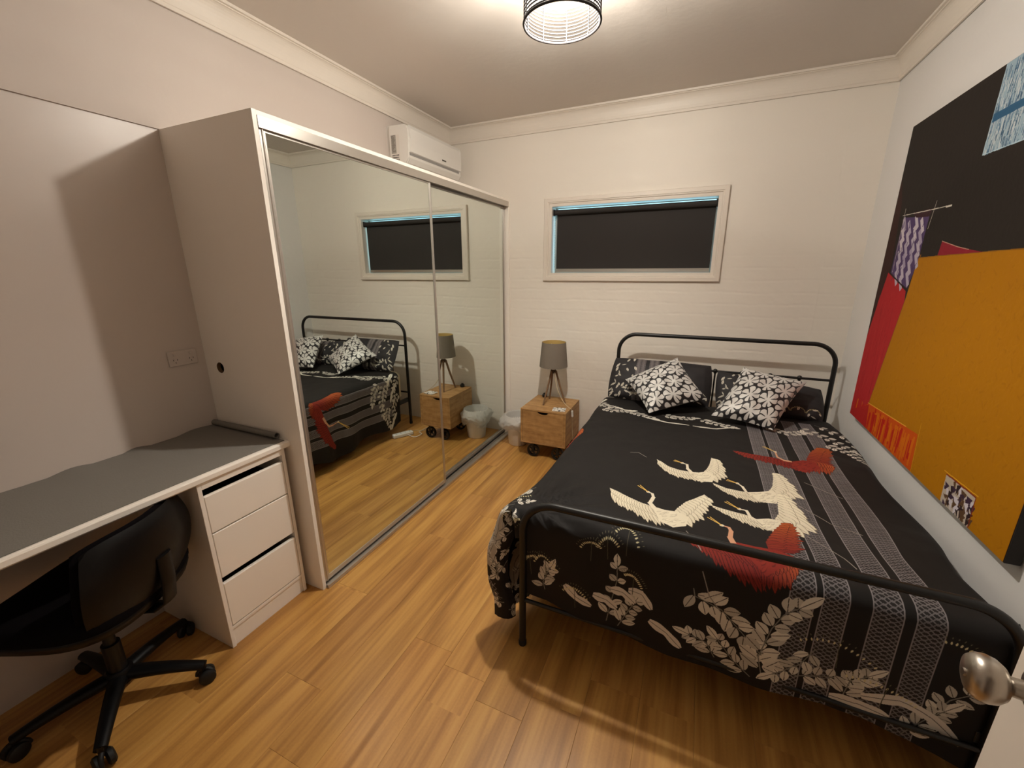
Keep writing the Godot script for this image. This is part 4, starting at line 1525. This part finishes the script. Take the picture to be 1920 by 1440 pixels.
func nightstand() -> void:
	var im := Image.create(512, 512, false, Image.FORMAT_RGB8)
	var f1 := noise_img(64, 512, 51, 0.03, 3)
	f1.resize(512, 512, Image.INTERPOLATE_CUBIC)
	var f2 := noise_img(512, 512, 52, 0.02, 3)
	for y in 512:
		for x in 512:
			var s := f1.get_pixel(x, y).r * 0.65 + f2.get_pixel(x, y).r * 0.35
			im.set_pixel(x, y, rgb(146, 104, 58).lerp(rgb(204, 162, 108), s))
	var wm := mat(Color.WHITE, 0.55)
	wm.albedo_texture = ImageTexture.create_from_image(im)
	wm.uv1_triplanar = true
	wm.uv1_scale = Vector3(1.6, 1.6, 1.6)
	var x0 := 0.884
	var x1 := 1.277
	var y0 := 0.133
	var y1 := 0.437
	var z0 := 0.065
	var z1 := 0.476
	var t := thing("bedside_box", "wooden bedside box on four black iron wheels, with a half-moon cut in its drawer", "nightstand")
	obj("top_board", MB.new().bx(x0, x1, y1 - 0.016, y1, z0, z1, 0.002), wm, t)
	obj("bottom_board", MB.new().bx(x0, x1, y0, y0 + 0.014, z0, z1, 0.002), wm, t)
	obj("side_board", MB.new().bx(x0, x0 + 0.015, y0 + 0.014, y1 - 0.016, z0, z1, 0.001), wm, t)
	obj("side_board", MB.new().bx(x1 - 0.015, x1, y0 + 0.014, y1 - 0.016, z0, z1, 0.001), wm, t)
	obj("back_board", MB.new().bx(x0 + 0.015, x1 - 0.015, y0 + 0.014, y1 - 0.016, z0, z0 + 0.012, 0.0), wm, t)
	var dp := PackedVector2Array([Vector2(x0 + 0.0165, y0 + 0.0155), Vector2(x1 - 0.0165, y0 + 0.0155), Vector2(x1 - 0.0165, y1 - 0.0175)])
	for i in 13:
		var a := PI * i / 12.0
		dp.append(Vector2(1.080 + 0.046 * cos(a), y1 - 0.0175 - 0.024 * sin(a)))
	dp.append(Vector2(x0 + 0.0165, y1 - 0.0175))
	var dr := Node3D.new()
	dr.name = "drawer"
	t.add_child(dr, true)
	obj("drawer_front", MB.new().prism(dp, z1 - 0.016, z1 - 0.001), wm, dr)
	var db := MB.new()
	db.bx(x0 + 0.02, x1 - 0.02, y0 + 0.018, y0 + 0.024, z0 + 0.02, z1 - 0.017, 0.0)
	obj("drawer_bottom", db, M.dark, dr)
	for xx in [x0 + 0.10, x1 - 0.075]:
		for zz in [z0 + 0.075, z1 - 0.045]:
			var wh := MB.new()
			wh.xf = Transform3D(Basis(Vector3.RIGHT, Vector3.BACK, Vector3.DOWN), Vector3(xx, 0.055, zz))
			wh.lathe([Vector2(0.040, -0.012), Vector2(0.053, -0.012), Vector2(0.055, -0.009), Vector2(0.055, 0.009), Vector2(0.053, 0.012), Vector2(0.040, 0.012), Vector2(0.040, -0.012)], 28)
			wh.lathe([Vector2(0.0, -0.015), Vector2(0.013, -0.015), Vector2(0.014, -0.012), Vector2(0.014, 0.012), Vector2(0.013, 0.015), Vector2(0.0, 0.015)], 16)
			wh.xf = Transform3D.IDENTITY
			for k in 5:
				var a := TAU * k / 5.0
				var d := Vector3(cos(a), sin(a), 0)
				wh.tube([Vector3(xx, 0.055, zz) + d * 0.012, Vector3(xx, 0.055, zz) + d * 0.042], 0.0055, 6)
			obj("wheel", wh, M.black, t)
			var br := MB.new()
			for s in [-1.0, 1.0]:
				br.bx(xx - 0.010, xx + 0.010, 0.048, y0 - 0.004, zz + s * 0.019 - 0.0015, zz + s * 0.019 + 0.0015, 0.0005)
			br.bx(xx - 0.026, xx + 0.026, y0 - 0.004, y0 - 0.0005, zz - 0.028, zz + 0.028, 0.0005)
			br.tube([Vector3(xx, 0.055, zz - 0.022), Vector3(xx, 0.055, zz + 0.022)], 0.004, 8)
			obj("wheel_fork", br, M.black, t)
	# tripod table lamp
	var L := Vector3(1.085, y1, 0.235)
	var lp := thing("table_lamp", "table lamp with grey drum shade on a wooden tripod on the bedside box", "table lamp", L)
	var sm := mat(rgb(126, 116, 104), 0.9)
	bump(sm, noise_img(256, 256, 61, 0.3, 2), 0.03, Vector3(10, 10, 10))
	var sh := MB.new()
	sh.lathe([Vector2(0.118, 0.325), Vector2(0.1185, 0.323), Vector2(0.1000, 0.530), Vector2(0.0985, 0.530)], 40, 0.9)
	obj("lamp_shade", sh, sm, lp)
	var si := MB.new()
	si.lathe([Vector2(0.0985, 0.530), Vector2(0.1165, 0.325)], 40)
	obj("shade_lining", si, mat(rgb(196, 168, 104), 0.5), lp)
	var lm := MB.new()
	for k in 3:
		var a := TAU * k / 3.0
		lm.tube([Vector3(0, 0.47, 0), Vector3(cos(a) * 0.1, 0.50, sin(a) * 0.1)], 0.0015, 5)
	lm.lathe([Vector2(0, 0.295), Vector2(0.015, 0.295), Vector2(0.015, 0.35), Vector2(0.024, 0.36), Vector2(0.028, 0.40), Vector2(0.02, 0.43), Vector2(0, 0.437)], 16, 0.2)
	obj("bulb_holder", lm, M.plastic, lp)
	var lw := mat(rgb(132, 102, 74), 0.6)
	for k in 3:
		var a := TAU * k / 3.0 + 2.05
		var d := Vector3(cos(a), 0, sin(a))
		var g := MB.new()
		g.tube([d * 0.112 + Vector3.UP * 0.0015, d * 0.062 + Vector3.UP * 0.15, d * 0.022 + Vector3.UP * 0.285], 0.0105, 8, true, [0.009, 0.0115, 0.012], 0.75)
		obj("tripod_leg", g, lw, lp)
	var hb := MB.new()
	hb.lathe([Vector2(0, 0.262), Vector2(0.016, 0.264), Vector2(0.026, 0.278), Vector2(0.022, 0.293), Vector2(0.012, 0.298), Vector2(0, 0.298)], 16, 0.3)
	obj("tripod_head", hb, mat(rgb(70, 52, 40), 0.5), lp)
	# its flex with an inline switch, down to the floor and under the bed
	var cr := MB.new()
	var cc := Curve3D.new()
	for q in [Vector3(1.10, 0.712, 0.25), Vector3(1.14, 0.60, 0.30), Vector3(1.20, 0.50, 0.33), Vector3(1.262, 0.446, 0.345), Vector3(1.284, 0.432, 0.345), Vector3(1.288, 0.36, 0.33), Vector3(1.287, 0.22, 0.30), Vector3(1.305, 0.06, 0.29), Vector3(1.36, 0.006, 0.32), Vector3(1.45, 0.005, 0.36), Vector3(1.53, 0.005, 0.42), Vector3(1.50, 0.03, 0.50)]:
		var k := cc.point_count
		cc.add_point(q)
		if k > 0:
			var d: Vector3 = q - cc.get_point_position(k - 1)
			cc.set_point_out(k - 1, d * 0.33)
			cc.set_point_in(k, -d * 0.33)
	var pts := []
	for i in 70:
		pts.append(cc.sample_baked(cc.get_baked_length() * i / 69.0, true))
	cr.tube(pts, 0.0026, 7)
	obj("flex", cr, mat(rgb(206, 186, 150), 0.5), null_parent(lp, "power_cord"))
	var sw := MB.new()
	sw.xf = Transform3D(Basis(Vector3.BACK, 0.1), Vector3(1.2905, 0.395, 0.337) - L)
	sw.box(Vector3.ZERO, Vector3(0.015, 0.055, 0.022), 0.004)
	obj("inline_switch", sw, M.plastic, lp)
	# small things on the box
	var cd := Image.create(128, 128, false, Image.FORMAT_RGB8)
	cd.fill(rgb(226, 222, 216))
	rng.seed = 8
	for i in 26:
		var p := Vector2(rng.randf_range(6, 122), rng.randf_range(6, 122))
		leaf(cd, p, p + Vector2(rng.randf_range(10, 30), 0).rotated(rng.randf() * TAU), 9.0, rgb(40, 40, 44))
	var cdm := mat(Color.WHITE, 0.6)
	cdm.albedo_texture = ImageTexture.create_from_image(cd)
	var card := MB.new()
	card.xf = Transform3D(Basis(Vector3.UP, 0.15), Vector3(1.197, y1 + 0.0035, 0.405))
	card.box(Vector3.ZERO, Vector3(0.105, 0.006, 0.085), 0.001)
	for i in card.v.size():
		card.t[i] = Vector2(card.v[i].x - 1.14, card.v[i].z - 0.35) / 0.115
	tag(obj("coaster", card, cdm), "square black and white patterned coaster on the front right of the bedside box", "coaster")
	var ti := MB.new()
	ti.xf.origin = Vector3(0.965, y1, 0.105)
	ti.lathe([Vector2(0, 0.0005), Vector2(0.020, 0.0005), Vector2(0.022, 0.004), Vector2(0.022, 0.022), Vector2(0.016, 0.028), Vector2(0.012, 0.030), Vector2(0.012, 0.036), Vector2(0.0, 0.037)], 20)
	tag(obj("small_jar", ti, M.black), "small black jar at the back left of the bedside box, behind the lamp", "jar")
	# waste bin and its plastic liner
	var B := Vector3(0.752, 0, 0.225)
	var bn := MB.new()
	bn.xf.origin = B
	bn.lathe([Vector2(0, 0.0), Vector2(0.080, 0.0), Vector2(0.084, 0.004), Vector2(0.112, 0.262), Vector2(0.117, 0.264), Vector2(0.117, 0.270), Vector2(0.110, 0.270), Vector2(0.082, 0.010), Vector2(0, 0.009)], 36)
	tag(obj("waste_bin", bn, M.plastic), "white plastic waste bin between the wardrobe and the bedside box", "waste bin")
	var lnr := MB.new()
	var fn := FastNoiseLite.new()
	fn.seed = 12
	fn.frequency = 0.05
	var rows := []
	for i in 27:
		var row := []
		for k in 65:
			var a := TAU * (k % 64) / 64.0
			var f := i / 26.0
			var r := 0.0
			var y := 0.0
			if f < 0.35:
				r = 0.100 + 0.008 * f / 0.35
				y = lerpf(0.16, 0.274, f / 0.35)
			elif f < 0.5:
				var q := (f - 0.35) / 0.15 * PI
				r = 0.1145 - 0.0075 * cos(q)
				y = 0.276 + 0.006 * sin(q)
			else:
				var g := (f - 0.5) / 0.5
				var puffy := 0.020 + 0.034 * pow(0.5 + 0.5 * cos(a - 2.6), 2.0)
				r = 0.122 + puffy * sin(PI * clampf(g * 1.15, 0, 1)) - 0.008 * g
				y = 0.276 - (0.135 + 0.03 * sin(a * 3.0)) * g
			var nz := fn.get_noise_3d(cos(a) * 30, sin(a) * 30, f * 60)
			var nz2 := fn.get_noise_3d(cos(a) * 90, sin(a) * 90, f * 120 + 50)
			if f >= 0.45:
				r += (0.034 * maxf(nz, -0.35) + 0.022 * absf(nz2)) * smoothstep(0.45, 0.6, f)
			var p := B + Vector3(cos(a) * r, y, sin(a) * r)
			p.x = minf(maxf(p.x, 0.603), 0.880)
			row.append(p)
		rows.append(row)
	lnr.sheet(rows, true, true)
	var pm := mat(Color(0.90, 0.89, 0.87, 0.62), 0.30)
	pm.transparency = BaseMaterial3D.TRANSPARENCY_ALPHA
	pm.albedo_texture = ImageTexture.create_from_image(noise_img(128, 128, 71, 0.05, 3))
	pm.albedo_texture = null
	pm.roughness = 0.3
	pm.backlight_enabled = true
	pm.backlight = Color(0.7, 0.7, 0.7)
	tag(obj("bin_liner", lnr, pm), "crumpled translucent plastic liner hanging over the white bin's rim", "bin liner")
	# power strip on the floor beside the bed, seen in the mirror
	var ps := thing("power_strip", "white power strip with a looped cable on the floor by the head of the bed", "power strip", Vector3(1.47, 0, 0.52))
	var pb := MB.new()
	pb.xf = Transform3D(Basis(Vector3.UP, 0.5), Vector3.ZERO)
	pb.box(Vector3(0, 0.019, 0), Vector3(0.055, 0.036, 0.20), 0.007)
	obj("strip_body", pb, M.plastic, ps)
	var so := MB.new()
	so.xf = pb.xf
	for i in 4:
		so = MB.new()
		so.xf = pb.xf
		for k in [-0.007, 0.007]:
			so.box(Vector3(k, 0.0375, -0.07 + i * 0.045), Vector3(0.003, 0.001, 0.008), 0.0)
		obj("socket_slots", so, M.dark, ps)
	var cb := MB.new()
	var loop := []
	for i in 26:
		var a := -0.4 + 5.0 * i / 25.0
		loop.append(Vector3(-0.085 + 0.075 * cos(a), 0.006 + 0.012 * sin(a * 1.5) * sin(a * 1.5), -0.07 + 0.06 * sin(a)))
	loop.append(Vector3(-0.09, 0.006, -0.25))
	loop.append(Vector3(-0.14, 0.006, -0.36))
	loop.append(Vector3(-0.30, 0.006, -0.46))
	cb.tube(loop, 0.0035, 7)
	obj("cable", cb, M.plastic, ps)

func null_parent(lp: Node3D, called: String) -> Node3D:
	var o := Node3D.new()
	o.name = called
	lp.add_child(o, true)
	o.position = -lp.position
	return o

func door() -> void:
	# the open door at the right edge, hinged by the doorway behind the camera
	var d := Node3D.new()
	d.name = "door_1"
	d.set_meta("kind", "structure")
	d.set_meta("label", "white door standing open at the right with a round satin nickel knob")
	add_child(d)
	var ph := deg_to_rad(5.0)
	d.position = Vector3(2.592, 0, 2.846)
	d.rotation.y = -ph    # leading edge at the origin, the leaf runs along +z to the hinges
	var leafm := MB.new()
	leafm.bx(0.0, 0.036, 0.008, 2.04, 0.0, 0.80, 0.002)
	obj("door_leaf", leafm, M.trim, d)
	var hy := 1.052
	for s in [-1.0, 1.0]:
		var k := MB.new()
		var o := Vector3(0.0 if s < 0 else 0.036, hy, 0.062)
		k.xf = Transform3D(Basis(Vector3.UP, Vector3(s, 0, 0), Vector3(0, 0, s)), o)
		k.lathe([Vector2(0.0325, 0.0), Vector2(0.0325, 0.004), Vector2(0.029, 0.009), Vector2(0.016, 0.011), Vector2(0.012, 0.013), Vector2(0.0115, 0.030), Vector2(0.014, 0.034), Vector2(0.021, 0.037), Vector2(0.0265, 0.044), Vector2(0.0285, 0.052), Vector2(0.0275, 0.060), Vector2(0.023, 0.067), Vector2(0.012, 0.0705), Vector2(0.005, 0.071), Vector2(0.0045, 0.073), Vector2(0, 0.073)], 40, 0.5)
		obj("door_knob", k, M.nickel, d)
	var lt := MB.new()
	lt.bx(0.008, 0.028, hy - 0.03, hy + 0.03, -0.0008, 0.001, 0.0003)
	lt.bx(0.012, 0.024, hy - 0.009, hy + 0.009, -0.010, 0.0, 0.002)
	obj("latch_plate", lt, M.nickel, d)
